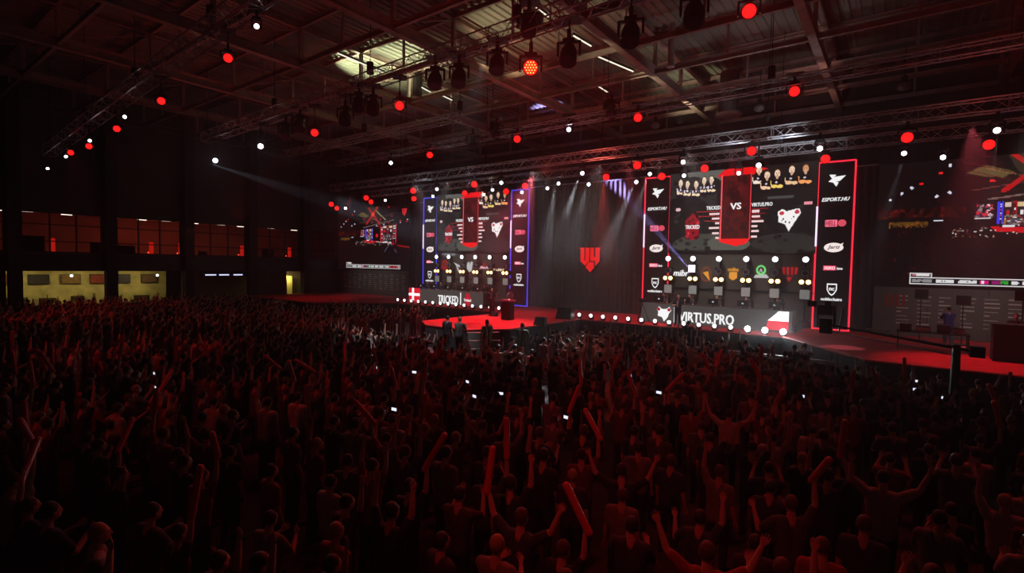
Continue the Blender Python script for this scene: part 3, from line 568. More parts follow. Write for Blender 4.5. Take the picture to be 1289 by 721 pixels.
for x0, x1, y0, y1 in ((553, 640, 245, 318), (845, 1015, 214, 318)):
    s_ = (x1 - x0) / 170.; F.rect(x0, y0, x1, y1, (40, 30, 34)); F.rect(x0 + 64 * s_, y0, x0 + 104 * s_, y1 - 6, (170, 18, 26)); F.rect(x0 + 72 * s_, y0 + 12, x0 + 96 * s_, y1 - 14, (80, 14, 20)); F.rect(x0 + 76 * s_, y0 + 38, x0 + 92 * s_, y0 + 52, (255, 240, 240))
    F.rect(x0 + 8 * s_, y0 + 6, x0 + 58 * s_, y0 + 30, (230, 205, 185)); F.rect(x0 + 108 * s_, y0 + 6, x0 + 160 * s_, y0 + 30, (235, 200, 150)); F.rect(x0 + 20 * s_, y0 + 52, x0 + 44 * s_, y0 + 80, (200, 30, 46)); F.rect(x0 + 128 * s_, y0 + 52, x0 + 152 * s_, y0 + 76, (250, 245, 245))
    F.rect(x0, y1 + 2, x1, y1 + 60, (48, 40, 42)); F.speck(x0, y1 + 4, x1, y1 + 58, 70, [(255, 240, 230), (240, 150, 80), (200, 40, 60), (90, 90, 130), (240, 240, 250)], 5, 4)
F.rect(845, 392, 990, 410, (60, 56, 56)); F.rect(852, 394, 926, 408, (245, 245, 250)); F.rect(550, 371, 600, 382, (235, 235, 240))
for k in range(13): F.ell(735 + k * 20, 398 + k * 1.6, 5, 5, (255, 255, 255))
F.ell(975, 412, 16, 12, (255, 255, 255)); F.line(870, 515, 1060, 330, 3, (120, 130, 170)); F.line(900, 330, 1080, 525, 3, (120, 130, 170))
for x, y in ((943, 14), (503, 133), (803, 148), (1000, 115), (651, 175), (946, 190), (1142, 173), (1245, 182), (763, 223), (287, 73), (203, 127)): F.ell(x, y, 10, 8, (240, 26, 30))
for x, y in ((271, 202), (328, 184), (323, 33), (157, 147), (113, 177), (60, 212), (733, 218), (860, 204), (1255, 164), (1138, 193)): F.ell(x, y, 8, 7, (235, 235, 255))
F.ell(740, 326, 20, 22, (230, 24, 26)); F.speck(330, 385, 1000, 440, 140, [(200, 150, 130), (120, 40, 40), (240, 230, 220)], 4, 3)
F.rect(167, 661, 1144, 700, (228, 224, 226)); F.rect(172, 667, 1139, 695, (22, 20, 24)); F.rect(167, 636, 268, 662, (220, 216, 218)); F.rect(172, 641, 262, 658, (24, 20, 22))
for x0, x1, c in ((180, 272, (150, 150, 150)), (290, 366, (240, 240, 240)), (384, 460, (235, 235, 235)), (472, 512, (235, 10, 140)), (522, 555, (150, 30, 110)), (555, 588, (40, 170, 50)), (600, 630, (240, 240, 240)), (642, 690, (240, 240, 240)), (706, 765, (240, 240, 240)), (777, 866, (240, 240, 240)), (880, 954, (230, 230, 235)), (968, 996, (230, 60, 60)), (1012, 1058, (225, 40, 46)), (1072, 1110, (240, 60, 76)), (1112, 1130, (235, 235, 235))):
    F.rect(x0, 673, x1, 688, c)
    if c[1] > 100 or c[0] > 200: F.speck(x0, 672, x1, 689, max(3, int((x1 - x0) / 12)), [(22, 20, 24)], 3, 2)
F.rect(478, 672, 490, 690, (255, 240, 250)); F.rect(178, 644, 258, 654, (200, 120, 130)); F.rect(196, 645, 256, 653, (245, 240, 240))
f4 = lambda pts: [((x - 948) * .25 + 1201, (z - 331) * .25 + 84) for x, z in pts]
for p_ in ([(790, 172), (865, 172), (865, 330), (886, 330), (886, 172), (938, 172), (938, 350), (880, 405), (812, 348), (812, 195)], [(958, 172), (1003, 172), (1003, 292), (1032, 292), (1032, 172), (1105, 172), (1087, 352), (1032, 403), (1032, 345), (958, 345)], [(940, 360), (1010, 360), (1010, 435), (957, 490), (890, 425)]): F.poly(f4(p_), (240, 52, 58))
feed = F.i
smat = screen_mat('versus_screen', 1.0); fmat = screen_mat('feed_screen', .85)
def booth(cx, side, label_s, label_w):
    x0 = cx - 3.95 - .25; wd = 8.4
    t = thing('led_screen', label_s, 'screen', (x0, 33.3, 5.72)); h = 5.15
    picture('screen_picture', versus, wd, h, t, smat); part('screen_casing', MB().box(0, wd, .01, .3, 0, h), blackm, t)
    sx, sz = wd / 170., h / 104.
    text('screen_text', 'VS', whitet, t, 83 * sx, -.02, h - 46 * sz, 12.5 * sx, 8 * sz)
    text('screen_text', 'TRICKED', whitet, t, 56.5 * sx, -.02, h - 46.8 * sz, 17 * sx, 4.6 * sz); text('screen_text', 'VIRTUS.PRO', whitet, t, 112.5 * sx, -.02, h - 45.5 * sz, 23 * sx, 4.4 * sz); text('screen_text', 'TRICKED', whitet, t, 31 * sx, -.02, h - 70 * sz, 18 * sx, 5 * sz)
    w_ = thing('booth_wall', label_w, 'wall panel', (x0, 33.4, 1.5)); part('panel', MB().box(0, wd, 0, .2, 0, 4.2), panelm, w_)
    part('ledge', MB().box(0, wd, -.1, 0, 1.95, 2.03), blackm, w_)
    for k in range(1, 5): part('panel_joint', MB().box(wd * k / 5 - .015, wd * k / 5 + .015, -.012, 0, 0, 4.2), blackm, w_)
    return x0, wd, w_
cR, cL = (PX[2] + PX[3]) / 2, (PX[0] + PX[1]) / 2
bR = booth(cR, 'right', 'large versus screen above the right booth, between red pillars', 'grey brown backdrop with five team logos above right booth desk')
bL = booth(cL, 'left', 'large versus screen above the left booth, between blue pillars', 'grey brown backdrop with five team logos above left booth desk')
gold = led('led_gold', (225, 150, 50)); green = led('led_green', (120, 225, 120)); dred = led('led_deepred', (165, 18, 28)); greyl = led('led_palegrey', (190, 190, 190))
def lx(b, px, py): q = onY(px, py, 33.4); return q.x - b[0], q.z - 1.5
# right booth logos
a, z = lx(bR, 857.5, 343.5); text('team_logo', 'mibr', whitet, bR[2], a, -.03, z, 1.0, .4, .25)
a, z = lx(bR, 889, 345); part('team_logo', disc(MB(), a, z, .32, .5, -.03, -.01), led('led_brown', (110, 60, 40)), bR[2]); part('team_logo', disc(MB(), a, z, .22, .36, -.04, -.028), panelm, bR[2]); part('team_logo', MB().prism([(a - .2, z + .1), (a + .24, z - .42), (a + .12, z + .2)], -.05, -.03), gold, bR[2])
a, z = lx(bR, 923, 343.5); text('team_logo', 'mibs', gold, bR[2], a, -.03, z + .22, .62, .24); part('team_logo', MB().prism([(a - .22, z + .06), (a + .22, z + .06), (a + .24, z - .3), (a, z - .46), (a - .24, z - .3)], -.03, -.01), gold, bR[2])
a, z = lx(bR, 958, 342.5); part('team_logo', disc(MB(), a, z + .12, .27, .3, -.03, -.01), green, bR[2]); part('team_logo', disc(MB(), a, z + .14, .17, .19, -.04, -.028), panelm, bR[2]); text('team_logo', 'A', greyl, bR[2], a, -.05, z + .1, .2, .24); part('team_logo', MB().prism([(a - .4, z - .34), (a + .45, z - .34), (a + .3, z - .12), (a - .3, z - .16)], -.03, -.01), greyl, bR[2])
a, z = lx(bR, 995, 344.5)
for k in range(4): part('team_logo', MB().prism([(a - .42 + k * .22, z + .38), (a - .28 + k * .22, z + .38), (a - .28 + k * .2, z - .05 - .1 * (k in (1, 2))), (a - .38 + k * .2, z)], -.03, -.01), dred, bR[2])
part('team_logo', MB().prism([(a - .2, z - .2), (a + .1, z - .2), (a - .05, z - .48)], -.03, -.01), dred, bR[2])
# left booth logos
a, z = lx(bL, 560, 333.5); part('team_logo', disc(MB(), a, z, .42, .45, -.03, -.01), dred, bL[2]); part('team_logo', disc(MB(), a, z, .26, .28, -.04, -.028), panelm, bL[2]); part('team_logo', MB().prism([(a - .12, z - .2), (a + .12, z - .2), (a + .05, z + .22)], -.05, -.03), dred, bL[2])
a, z = lx(bL, 575.5, 336); part('team_logo', MB().prism([(a - .45, z + .42), (a + .4, z + .12), (a + .3, z - .02), (a + .05, z + .1), (a + .3, z - .4), (a + .1, z - .35), (a - .1, z + .12)], -.03, -.01), greyl, bL[2])
a, z = lx(bL, 591.5, 335.5); part('team_logo', MB().prism([(a - .35, z + .3), (a - .05, z + .42), (a, z + .1), (a + .15, z + .45), (a + .35, z + .4), (a + .2, z - .4), (a - .1, z - .45), (a - .3, z - .3)], -.03, -.01), greyl, bL[2])
a, z = lx(bL, 610, 336.5); text('team_logo', 'Black', led('led_palepink', (250, 190, 200)), bL[2], a, -.03, z, .95, .22); part('team_logo', MB().prism([(a - .2, z + .15), (a + .2, z + .15), (a, z + .45)], -.03, -.01), dred, bL[2])
a, z = lx(bL, 628, 339.5); text('team_logo', 'LvMd', led('led_tan', (230, 205, 170)), bL[2], a, -.03, z, 1.1, .24, .2)
# columns of small lights on the booth walls
def kit(xl, side, i, posn):
    x = xl
    def nm(s): return '%s on the %s column from the left in the %s booth' % (s, ORD[i], side)
    def T(name, s, z, grp): return thing(name, nm(s), 'stage light', (x, 33.0, z), 0, grp + ' of the %s booth' % side)
    t = T('spotlight', 'small white round spotlight', 5.38, 'white round spotlights'); part('lens', MB().rod((0, -.2, 0), (0, -.17, 0), .15, n=14), lens_white, t); part('lamp_head', MB().rod((0, -.17, 0), (0, .12, .03), .17, .1, 14), blackm, t); part('bracket', MB().box(-.03, .03, .1, .32, -.03, .03), blackm, t)
    if not (side == 'right' and i == 1):
      t = T('moving_head', 'unlit grey moving head', 4.62, 'unlit moving heads'); part('lamp_head', MB().rod((0, -.2, 0), (0, .1, 0), .19, .15, 10), mat('grey_case', (.3, .3, .3), .5), t); part('lens', MB().rod((0, -.22, 0), (0, -.2, 0), .14, n=10), lens_off, t); part('yoke', MB().box(-.26, -.21, -.06, .2, -.12, .2).box(.21, .26, -.06, .2, -.12, .2).box(-.26, .26, .1, .32, .16, .22), blackm, t)
    t = T('blinder_light', 'twin orange blinder light', 4.12, 'twin orange blinders')
    part('housing', MB().box(-.34, .34, -.14, .32, -.17, .17), blackm, t)
    for s in (-.17, .17): part('lens', MB().rod((s, -.17, 0), (s, -.14, 0), .125, n=12), orange, t)
    t = T('strobe_light', 'square grey strobe panel', 3.42, 'square strobe panels'); part('strobe_panel', MB().box(-.24, .24, -.1, -.06, -.26, .26), strobem, t); part('housing', MB().box(-.27, .27, -.06, .32, -.29, .29), blackm, t)
    t = thing('light_pole', 'dark pole carrying the ' + ORD[i] + ' column of lights from the left in the %s booth' % side, 'pole', (x, 33.14, 1.5), 0, 'light poles of the %s booth' % side); part('tube', MB().rod((0, 0, .42), (0, 0, 4.1), .045, n=8), blackm, t); part('foot', MB().box(-.25, .25, -.12, .12, .4, .46), blackm, t)
for i in range(6):
    q = (842.4, 873.5, 906, 940.4, 976.6, 1014.9)[i]; kit(onY(q, 325, 33.0).x, 'right', i, 0)
    q = (551.2, 566.5, 583, 600, 618, 637.2)[i]; kit(onY(q, 325, 33.0).x, 'left', i, 0)
p = onY(871.5, 338, 32.6); t = thing('beam_light', 'square violet-white beam light beside the second column, right booth', 'stage light', p); part('lens_panel', MB().box(-.2, .2, -.14, -.1, -.22, .22), violet, t); part('housing', MB().box(-.24, .24, -.1, .35, -.26, .26), blackm, t)
lamp('SPOT', (p.x - .05, p.y - .4, p.z), onY(758, 212, 33.9), 110000, (.42, .36, 1), .05, 8, 1)
# ------------------------------------------------------------ team desks
def bear(m, parent, x, z, s, y=-.06):
    part('team_logo', MB().prism([(x + a * s, z + b * s) for a, b in ((-.5, .35), (-.35, .55), (-.12, .38), (.2, .4), (.42, .56), (.55, .3), (.4, .1), (.3, -.2), (.05, -.5), (-.1, -.2), (-.42, -.12), (-.38, .15))], y, y + .03), m, parent)
    for a, b in ((-.36, .36), (.4, .36)): part('team_logo', disc(MB(), x + a * s, z + b * s, .12 * s, .12 * s, y - .01, y), dred, parent)
dm = mat('desk_led', (.05, .05, .05), .4, emit=1, ecol=lin((62, 60, 58)))
def desk(x0, x1, label):
    t = thing('team_desk', label, 'desk', (x0, 29.75, 1.5)); L = x1 - x0
    part('led_front', MB().box(0, L, 0, .08, .04, 1.14), dm, t); part('worktop', MB().box(0, L, .08, 1.0, 1.08, 1.14), blackm, t)
    for q in (.0, L - .06): part('side_panel', MB().box(q, q + .06, .08, 1.0, .04, 1.08), blackm, t)
    part('riser', MB().box(-.05, L + .05, 1.02, 3.3, .0, .4), stagef, t); return t
t = desk(-12.5, -4.35, 'right team desk with glowing white team name and flag')
q = lambda px, py: onY(px, py, 29.75)
A = q(855, 399); B = q(924, 402); text('desk_text', 'VIRTUS.PRO', whitet, t, (A.x + B.x) / 2 + 12.5, -.04, (A.z + B.z) / 2 - 1.5, B.x - A.x, .58); A = q(849, 399); part('divider_bar', MB().box(A.x + 12.48, A.x + 12.52, -.05, 0, .1, 1.0), whitet, t)
A = q(835.5, 395.5); bear(whitet, t, A.x + 12.5, A.z - 1.5, .82)
A = q(967, 400); B = q(993, 400)
part('flag_white', MB().prism([(A.x + 12.5 + .0, .62), (B.x + 12.5, .62), (B.x + 12.5, 1.13), (A.x + 12.5 + .5, 1.13)], -.07, -.02), led('flag_white', (255, 255, 255), 1.6), t); part('flag_red', MB().prism([(A.x + 12.5 - .1, .14), (B.x + 12.5, .14), (B.x + 12.5, .62), (A.x + 12.5, .62)], -.07, -.02), led('flag_red', (245, 30, 55)), t)
t = desk(-33.25, -25.1, 'left team desk with glowing white team name and cross flag')
A = q(552, 376.5); B = q(577, 377.5); text('desk_text', 'TRICKED', whitet, t, (A.x + B.x) / 2 + 33.25, -.04, (A.z + B.z) / 2 - 1.5, B.x - A.x, .66); A = q(580, 378); part('divider_bar', MB().box(A.x + 33.22, A.x + 33.28, -.05, 0, .1, 1.05), whitet, t)
A = q(589, 378); part('team_logo', MB().prism([(A.x + 33.25 + a, .55 + b) for a, b in ((-.3, .1), (-.12, .5), (.12, .5), (.3, .1), (.22, -.4), (0, -.5), (-.22, -.4))], -.05, -.01), led('led_crim', (190, 26, 42)), t); text('desk_text', 'Tricked', whitet, t, A.x + 33.25, -.07, .5, .75, .2)
part('flag_red', MB().box(.05, 1.35, -.07, -.02, .06, 1.2), led('flag_red2', (225, 22, 44)), t); part('flag_cross', MB().box(.46, .66, -.09, -.07, .06, 1.2).box(.05, 1.35, -.089, -.07, .56, .76), led('flag_white', (255, 255, 255)), t)
# ------------------------------------------------------------ footlights
fp = None
for i in range(30):
    k = i if i < 15 else i - 15; x = (-16.0 + .82 * k) if i >= 15 else (-33.1 + .82 * k)
    side = 'right' if i >= 15 else 'left'
    lab = '%s small white footlight from the left on the %s stage lip' % (nth(k), side); grp = 'footlights on the %s stage lip' % side
    if fp is None:
        fp = thing('footlight', lab, 'stage light', (x, 28.45, 1.5), 0, grp); part('lens', MB().rod((0, -.1, .24), (0, -.07, .24), .1, n=12), mat('foot_lens', (.8, .8, .8), .3, emit=5, ecol=(.95, .97, 1)), fp); part('housing', MB().rod((0, -.07, .24), (0, .14, .2), .13, .08, 12), blackm, fp); part('base', MB().box(-.1, .1, -.06, .12, 0, .1).box(-.14, -.12, -.03, .03, .05, .28).box(.12, .14, -.03, .03, .05, .28), blackm, fp); t = fp
    else: t = dup(fp, (x, 28.45, 1.5), None, lab, grp)
    if i >= 27:
        l = [c for c in t.children if c.name.startswith('lens')][0]; l.scale = (1.35, 1, 1.35); l.location = (0, 0, -.09); l.material_slots[0].link = 'OBJECT'; l.material_slots[0].material = lens_hot
    if i in (28, 29, 25, 22, 18): lamp('SPOT', (x, 28.25, 1.8), (0, 0, 4.8), 450 if i >= 28 else 30, WHT, .05, 70, .6)
# ------------------------------------------------------------ side screens and sponsor walls
def side(x0, label, lw):
    t = thing('side_screen', label, 'screen', (x0, 33.3, 4.02)); picture('screen_picture', feed, 11.3, 6.32, t, fmat); part('screen_casing', MB().box(0, 11.3, .01, .3, 0, 6.32), blackm, t)
    w_ = thing('sponsor_wall', lw, 'wall panel', (x0, 33.3, 1.5))
    for k in range(5): part('board', MB().box(k * 2.26 + .01, k * 2.26 + 2.25, 0, .12, .02, 2.5), greyw, w_)
    mb = MB(); rr = random.Random(5)
    for r_ in range(8):
        for c in range(12):
            x = 1.0 + c * .84; z = .62 + r_ * .2; wd = rr.choice((.2, .45, .5, .55)); mb.box(x, x + wd, -.012, 0, z, z + rr.choice((.035, .05, .07)))
    o = part('printed_logos', mb, mat('logo_print', (.75, .75, .75), .6), w_); o['kind'] = 'stuff'
    for k in range(4): part('printed_emblem', MB().box(.5 + k * .24, .62 + k * .24, -.015, 0, 1.5, 2.15), mat('print_red', (.5, .05, .03), .6), w_)
side(-1.1, 'large live picture screen at the right edge above the stage wing', 'grey sponsor board below the right live screen')
side(-48.55, 'large live picture screen left of the left booth', 'grey sponsor board below the left live screen')
# ------------------------------------------------------------ people
skinm = mat('skin', (.62, .36, .26), .5, noise=.1, nscale=6); hairs = [mat('hair_dark', (.03, .02, .015), .6), mat('hair_brown', (.10, .05, .025), .6), mat('hair_fair', (.38, .25, .12), .6)]
clothes = [mat('cloth_%d' % i, c, .85, noise=.15, nscale=9) for i, c in enumerate(((.03, .03, .035), (.05, .05, .08), (.16, .03, .03), (.22, .21, .2), (.08, .07, .06), (.45, .43, .4), (.05, .08, .12), (.3, .05, .05), (.12, .12, .13)))]
trousm = mat('dark_denim', (.03, .035, .05), .8, noise=.2); shoem = mat('shoe', (.03, .03, .03), .6); eyem = mat('eye', (.02, .02, .02), .2)
def remesh(mb, name, m, vox, ratio):
    me = mb.mesh(name, m); o = bpy.data.objects.new(name, me); C.objects.link(o)
    r_ = o.modifiers.new('r', 'REMESH'); r_.mode = 'VOXEL'; r_.voxel_size = vox; r_.use_smooth_shade = True
    s_ = o.modifiers.new('s', 'SMOOTH'); s_.iterations = 2; s_.factor = .4
    d_ = o.modifiers.new('d', 'DECIMATE'); d_.ratio = ratio
    out = bpy.data.meshes.new_from_object(o.evaluated_get(bpy.context.evaluated_depsgraph_get())); bpy.data.objects.remove(o); out.materials.clear(); out.materials.append(m)
    for p_ in out.polygons: p_.use_smooth = True
    out.name = name; return out
def chain(mb, pts, rs, n=10):
    for i in range(len(pts) - 1): mb.rod(pts[i], pts[i + 1], rs[i], rs[i + 1], n)
    for p_, r_ in zip(pts, rs): mb.ball(p_, r_ * 1.0, n, 6)
def V(*a): return Vector(a)
ARMS = {  # upper arm dir, forearm dir, for the right side (x > 0)
 'down': (V(.18, .02, -1), V(.08, .25, -.95)), 'up': (V(.35, .15, .9), V(-.05, .12, 1)), 'wide': (V(.8, .1, .6), V(.35, .1, .95)), 'clap': (V(.25, .5, -.8), V(-.45, .75, .45)),
 'phone': (V(.2, .7, -.3), V(-.25, .5, .85)), 'half': (V(.5, .3, -.55), V(.2, .45, .9)), 'fold': (V(.3, .2, -.9), V(-.8, .6, .1)), 'desk': (V(.15, .35, -.9), V(-.1, .95, -.12))}
def person_mesh(la, ra, seat=False, lean=0.0, headturn=0.0):
    hz = .93 if not seat else .5; dz = hz - .93; J = {}
    up = lambda x, y, z: V(x, y + lean * (z - .93), z + dz)
    b = MB(); sh = MB(); tr = MB(); shoes = []
    for s in (-1, 1):
        hip = V(s * .095, 0, hz)
        if seat: knee = V(s * .13, .42, .5); ank = V(s * .13, .44, .09)
        else: knee = V(s * .11, .03, .5); ank = V(s * .12, -.02, .09)
        chain(b, [hip, hip.lerp(knee, .5), knee, knee.lerp(ank, .35), ank], [.088, .078, .055, .056, .036]); chain(b, [ank, ank + V(0, .05, -.045), ank + V(s * .01, .17, -.06)], [.038, .04, .03])
        chain(tr, [hip, hip.lerp(knee, .5), knee, knee.lerp(ank, .35), ank + V(0, 0, .03)], [.105, .094, .072, .072, .06]); shoe = MB(); shoes.append(shoe); chain(shoe, [ank + V(0, -.03, -.04), ank + V(0, .06, -.045), ank + V(s * .01, .19, -.055)], [.048, .05, .036])
    for s in (-1, 1):
        chain(b, [up(s * .06, 0, .93), up(s * .055, .01, 1.1), up(s * .085, .01, 1.3), up(s * .1, 0, 1.4)], [.115, .1, .11, .085])
        chain(sh, [up(s * .065, 0, .9), up(s * .065, .01, 1.1), up(s * .09, .01, 1.3), up(s * .1, 0, 1.4)], [.128, .12, .125, .1])
    chain(b, [up(0, -.01, 1.42), up(0, .005, 1.53)], [.065, .055])
    hc = up(0, .025, 1.645); b.ball(hc, (.076, .092, .112), 16, 12); b.ball(hc + V(0, .04, -.05), (.055, .055, .06), 12, 8)
    b.ball(hc + V(0, .1, -.02), (.013, .02, .026), 8, 6); b.ball(hc + V(0, .088, -.062), (.026, .012, .009), 8, 5); b.ball(hc + V(0, .083, .026), (.05, .014, .01), 8, 5)
    for s in (-1, 1): b.ball(hc + V(s * .078, 0, -.008), (.012, .02, .032), 8, 6)
    hands = []
    for s, key in ((-1, la), (1, ra)):
        du, df = [V(d.x * s, d.y, d.z).normalized() for d in ARMS[key]]
        S = up(s * .185, 0, 1.415); E = S + du * .28; W_ = E + df * .25; sl = E.lerp(W_, -.02)
        chain(b, [S, S.lerp(E, .5), E, E.lerp(W_, .4), W_], [.062, .05, .04, .038, .027]); chain(sh, [up(s * .12, 0, 1.4), S, S.lerp(E, .75)], [.09, .075, .06])
        lat = df.cross(V(0, 1, 0) if abs(df.y) < .8 else V(0, 0, 1)).normalized(); nrm = lat.cross(df).normalized()
        for k in range(4): chain(b, [W_, W_ + df * .075 + lat * (.012 * (k - 1.5) * 1.7)], [.019, .014], 8)
        bend = .012 if key in ('up', 'wide', 'down') else .03
        for k in range(4):
            f0 = W_ + df * .078 + lat * (.0205 * (k - 1.5)); L = (.062, .078, .074, .056)[k]; f1 = f0 + df * L * .5 + lat * .005 * (k - 1.5) - nrm * bend * .5; f2 = f1 + df * L * .5 - nrm * bend
            chain(b, [f0, f1, f2], [.0088, .008, .0068], 6)
        th = -lat * s if True else lat; chain(b, [W_ + df * .02, W_ + df * .05 + th * .035, W_ + df * .085 + th * .048], [.014, .011, .009], 6)
        hands.append(W_ + df * .09)
    hair = MB(); hair.ball(hc + V(0, -.016, .022), (.086, .094, .108), 14, 10)
    hair.v = [(x, min(y, hc.y + .062 + .5 * max(0, z - hc.z - .02)) if z < hc.z + .09 else y, max(z, hc.z - .045 + 1.1 * max(0, (y - hc.y + .02)))) for x, y, z in hair.v]
    return dict(body=remesh(b, 'body', skinm, .0085, .16), shirt=remesh(sh, 'shirt', clothes[0], .02, .45), trousers=remesh(tr, 'trousers', trousm, .02, .4), hair=remesh(hair, 'hair', hairs[0], .012, .5), shoes=[q.mesh('shoe', shoem) for q in shoes], hands=hands, head=hc)
poses = dict(stand=('down', 'down'), cheer=('up', 'up'), left_up=('up', 'down'), right_up=('down', 'up'), wide=('wide', 'wide'), clap=('clap', 'clap'), phone=('phone', 'phone'), half=('half', 'up'))
PM = {k: person_mesh(*v, lean=.05 if k != 'stand' else 0) for k, v in poses.items()}
PROT = {}
def person(pose, loc, rz, label, group=None, shirt=0, hair=0, scale=1.0, trousers=None, pm=None):
    key = pose
    if key not in PROT:
        t = thing('person', label, 'person', loc, rz, group); m = pm or PM[pose]
        for nme in ('body', 'shirt', 'trousers', 'hair'): link(nme, m[nme], t)
        [link('shoe', q, t) for q in m['shoes']]; PROT[key] = t; t.scale = (scale,) * 3
        t0 = t; s_ = {'shirt': clothes[shirt], 'hair': hairs[hair]}
        for c in t.children:
            if c.name.split('.')[0] in s_: c.material_slots[0].link = 'OBJECT'; c.material_slots[0].material = s_[c.name.split('.')[0]]
        return t
    t = dup(PROT[key], loc, (0, 0, rz), label, group or '', (scale,) * 3, {'shirt': clothes[shirt] if isinstance(shirt, int) else shirt, 'hair': hairs[hair], **({'trousers': trousers} if trousers else {})})
    if not group and 'group' in t: del t['group']
    return t
# audience positions: rows parallel to the stage, filling the hall floor
grid = []
def inview(x, y):
    v = CAMR.transposed() @ V(x, y, 1.7 - CAMZ)
    if v.z > -4.6: return None
    px = 644.5 + FPX * v.x / -v.z; py = 360.5 - FPX * v.y / -v.z
    return (px, py, -v.z) if -30 < px < 1320 and py < 735 else None
row = 0; y = .8
while y < 23.6:
    x = -47.6 + (.4 if row % 2 else 0); k = 0
    while x < 12.5:
        jx, jy = x + rnd.uniform(-.2, .2), y + rnd.uniform(-.24, .24); x += .82
        if rnd.random() < .16: continue
        if 18.0 > jx + 52 > 17.0 or -27.2 < jx < -25.9 and y < 12: continue       # aisles
        if -23.4 < jx < -13.2 and jy > 15.3: continue                       # catwalk and pit
        if jx > -2.5 and jy > 20.6: continue
        if jx < -35.2 and jy > 21.6: continue
        q_ = inview(jx, jy)
        if q_: grid.append((jx, jy, row, *q_))
    y += .84; row += 1
grid.sort(key=lambda g: g[5])
IND = 262
near = grid[:IND]; far = grid[IND:]
byrow = {}
for g in near: byrow.setdefault(g[2], []).append(g)
sticks = []; phones = []
rank = {}
for r_, L in byrow.items():
    for i, g in enumerate(sorted(L, key=lambda g: -g[0])): rank[(g[0], g[1])] = (i, r_)
pk = ['stand', 'cheer', 'left_up', 'right_up', 'wide', 'clap', 'phone', 'half']; words = {'stand': 'arms down', 'cheer': 'both arms raised', 'left_up': 'left arm raised', 'right_up': 'right arm raised', 'wide': 'arms spread high', 'clap': 'hands clapping', 'phone': 'hands held in front', 'half': 'one arm bent, one up'}
wt = [30, 9, 9, 9, 5, 18, 10, 8]
r0 = min(byrow)
for g in near:
    i, r_ = rank[(g[0], g[1])]; pose = rnd.choices(pk, wt)[0]; sh = rnd.randrange(len(clothes)); hr = rnd.choices((0, 1, 2), (5, 3, 1))[0]; sc = rnd.uniform(.94, 1.06); rz = rnd.uniform(-.35, .35) + .1
    o = person(pose, (g[0], g[1], 0), rz, 'spectator with %s, %s from right in %s crowd row from camera' % (words[pose], nth(i), nth(r_ - r0)), 'standing spectators in the dark crowd', sh, hr, sc)
    u = rnd.random()
    if pose in ('cheer', 'left_up', 'right_up', 'half', 'wide') and u < .5: sticks.append((o, pose, sc, rz, i, r_))
    if pose == 'phone' and g[5] > 10.5: phones.append((o, pose, sc, rz, i, r_))
# inflatable clapper sticks and phones held by spectators
sm = mat('clapper_plastic', (.75, .06, .07), .42); sp = None
for o, pose, sc, rz, i, r_ in sticks:
    h = PM[pose]['hands'][0 if pose in ('cheer', 'left_up', 'wide') else 1]; p_ = o.location + Matrix.Rotation(rz, 3, 'Z') @ (h * sc); rot = (rnd.uniform(-.7, .7), rnd.uniform(-.7, .7), rz)
    lab = 'red inflatable clapper stick held by %s spectator from right, %s crowd row' % (nth(i), nth(r_ - r0))
    if sp is None:
        sp = tag(part('clapper_stick', MB().rod((0, 0, -.08), (0, 0, .46), .045, .045, 10).ball((0, 0, .46), .045, 10, 6).ball((0, 0, -.08), .045, 10, 6), sm), lab, 'clapper', 'inflatable clappers'); t = sp; t.location = p_; t.rotation_euler = rot
    else: t = dup(sp, p_, rot, lab, 'inflatable clappers')
pp = None; phm = mat('phone_glow', (.1, .1, .1), .2, emit=1.2, ecol=(.75, .8, 1))
for o, pose, sc, rz, i, r_ in phones[:22]:
    h = (PM[pose]['hands'][0] + PM[pose]['hands'][1]) / 2; p_ = o.location + Matrix.Rotation(rz, 3, 'Z') @ (h * sc + V(0, .02, .03))
    lab = 'lit phone held up by %s spectator from right, %s crowd row' % (nth(i), nth(r_ - r0))
    if pp is None: pp = thing('phone', lab, 'phone', p_, rz, 'phones held up in the crowd'); part('phone_case', MB().box(-.075, .075, -.004, .004, -.037, .037), blackm, pp); part('phone_screen', MB().box(-.07, .07, -.006, -.0045, -.033, .033), phm, pp); t = pp
    else: t = dup(pp, p_, (0, 0, rz), lab, 'phones held up in the crowd')
# the rest of the audience, past the limit: one object
def lowpoly(me, ratio):
    o = bpy.data.objects.new('low', me); C.objects.link(o); d_ = o.modifiers.new('d', 'DECIMATE'); d_.ratio = ratio; d2 = o.modifiers.new('t', 'TRIANGULATE')
    out = bpy.data.meshes.new_from_object(o.evaluated_get(bpy.context.evaluated_depsgraph_get())); bpy.data.objects.remove(o)
    v = np.zeros(len(out.vertices) * 3); out.vertices.foreach_get('co', v); f = np.zeros(len(out.polygons) * 3, np.int32); out.polygons.foreach_get('vertices', f); return v.reshape(-1, 3), f.reshape(-1, 3)
LOW = {k: [(lowpoly(m['body'], .16), 0), (lowpoly(m['shirt'], .3), 2), (lowpoly(m['trousers'], .18), 2), (lowpoly(m['hair'], .5), 1)] for k, m in PM.items()}
cm = bpy.data.materials.new('crowd_cloth'); cm.use_nodes = True; at = cm.node_tree.nodes.new('ShaderNodeAttribute'); at.attribute_name = 'tone'; cm.node_tree.links.new(at.outputs['Color'], cm.node_tree.nodes['Principled BSDF'].inputs['Base Color']); cm.node_tree.nodes['Principled BSDF'].inputs['Roughness'].default_value = .85
Vv, Ff, Mi, Tn = [], [], [], []; off = 0
ctab = [(.03, .03, .035), (.05, .05, .08), (.16, .03, .03), (.22, .21, .2), (.08, .07, .06), (.45, .43, .4), (.3, .05, .05)]
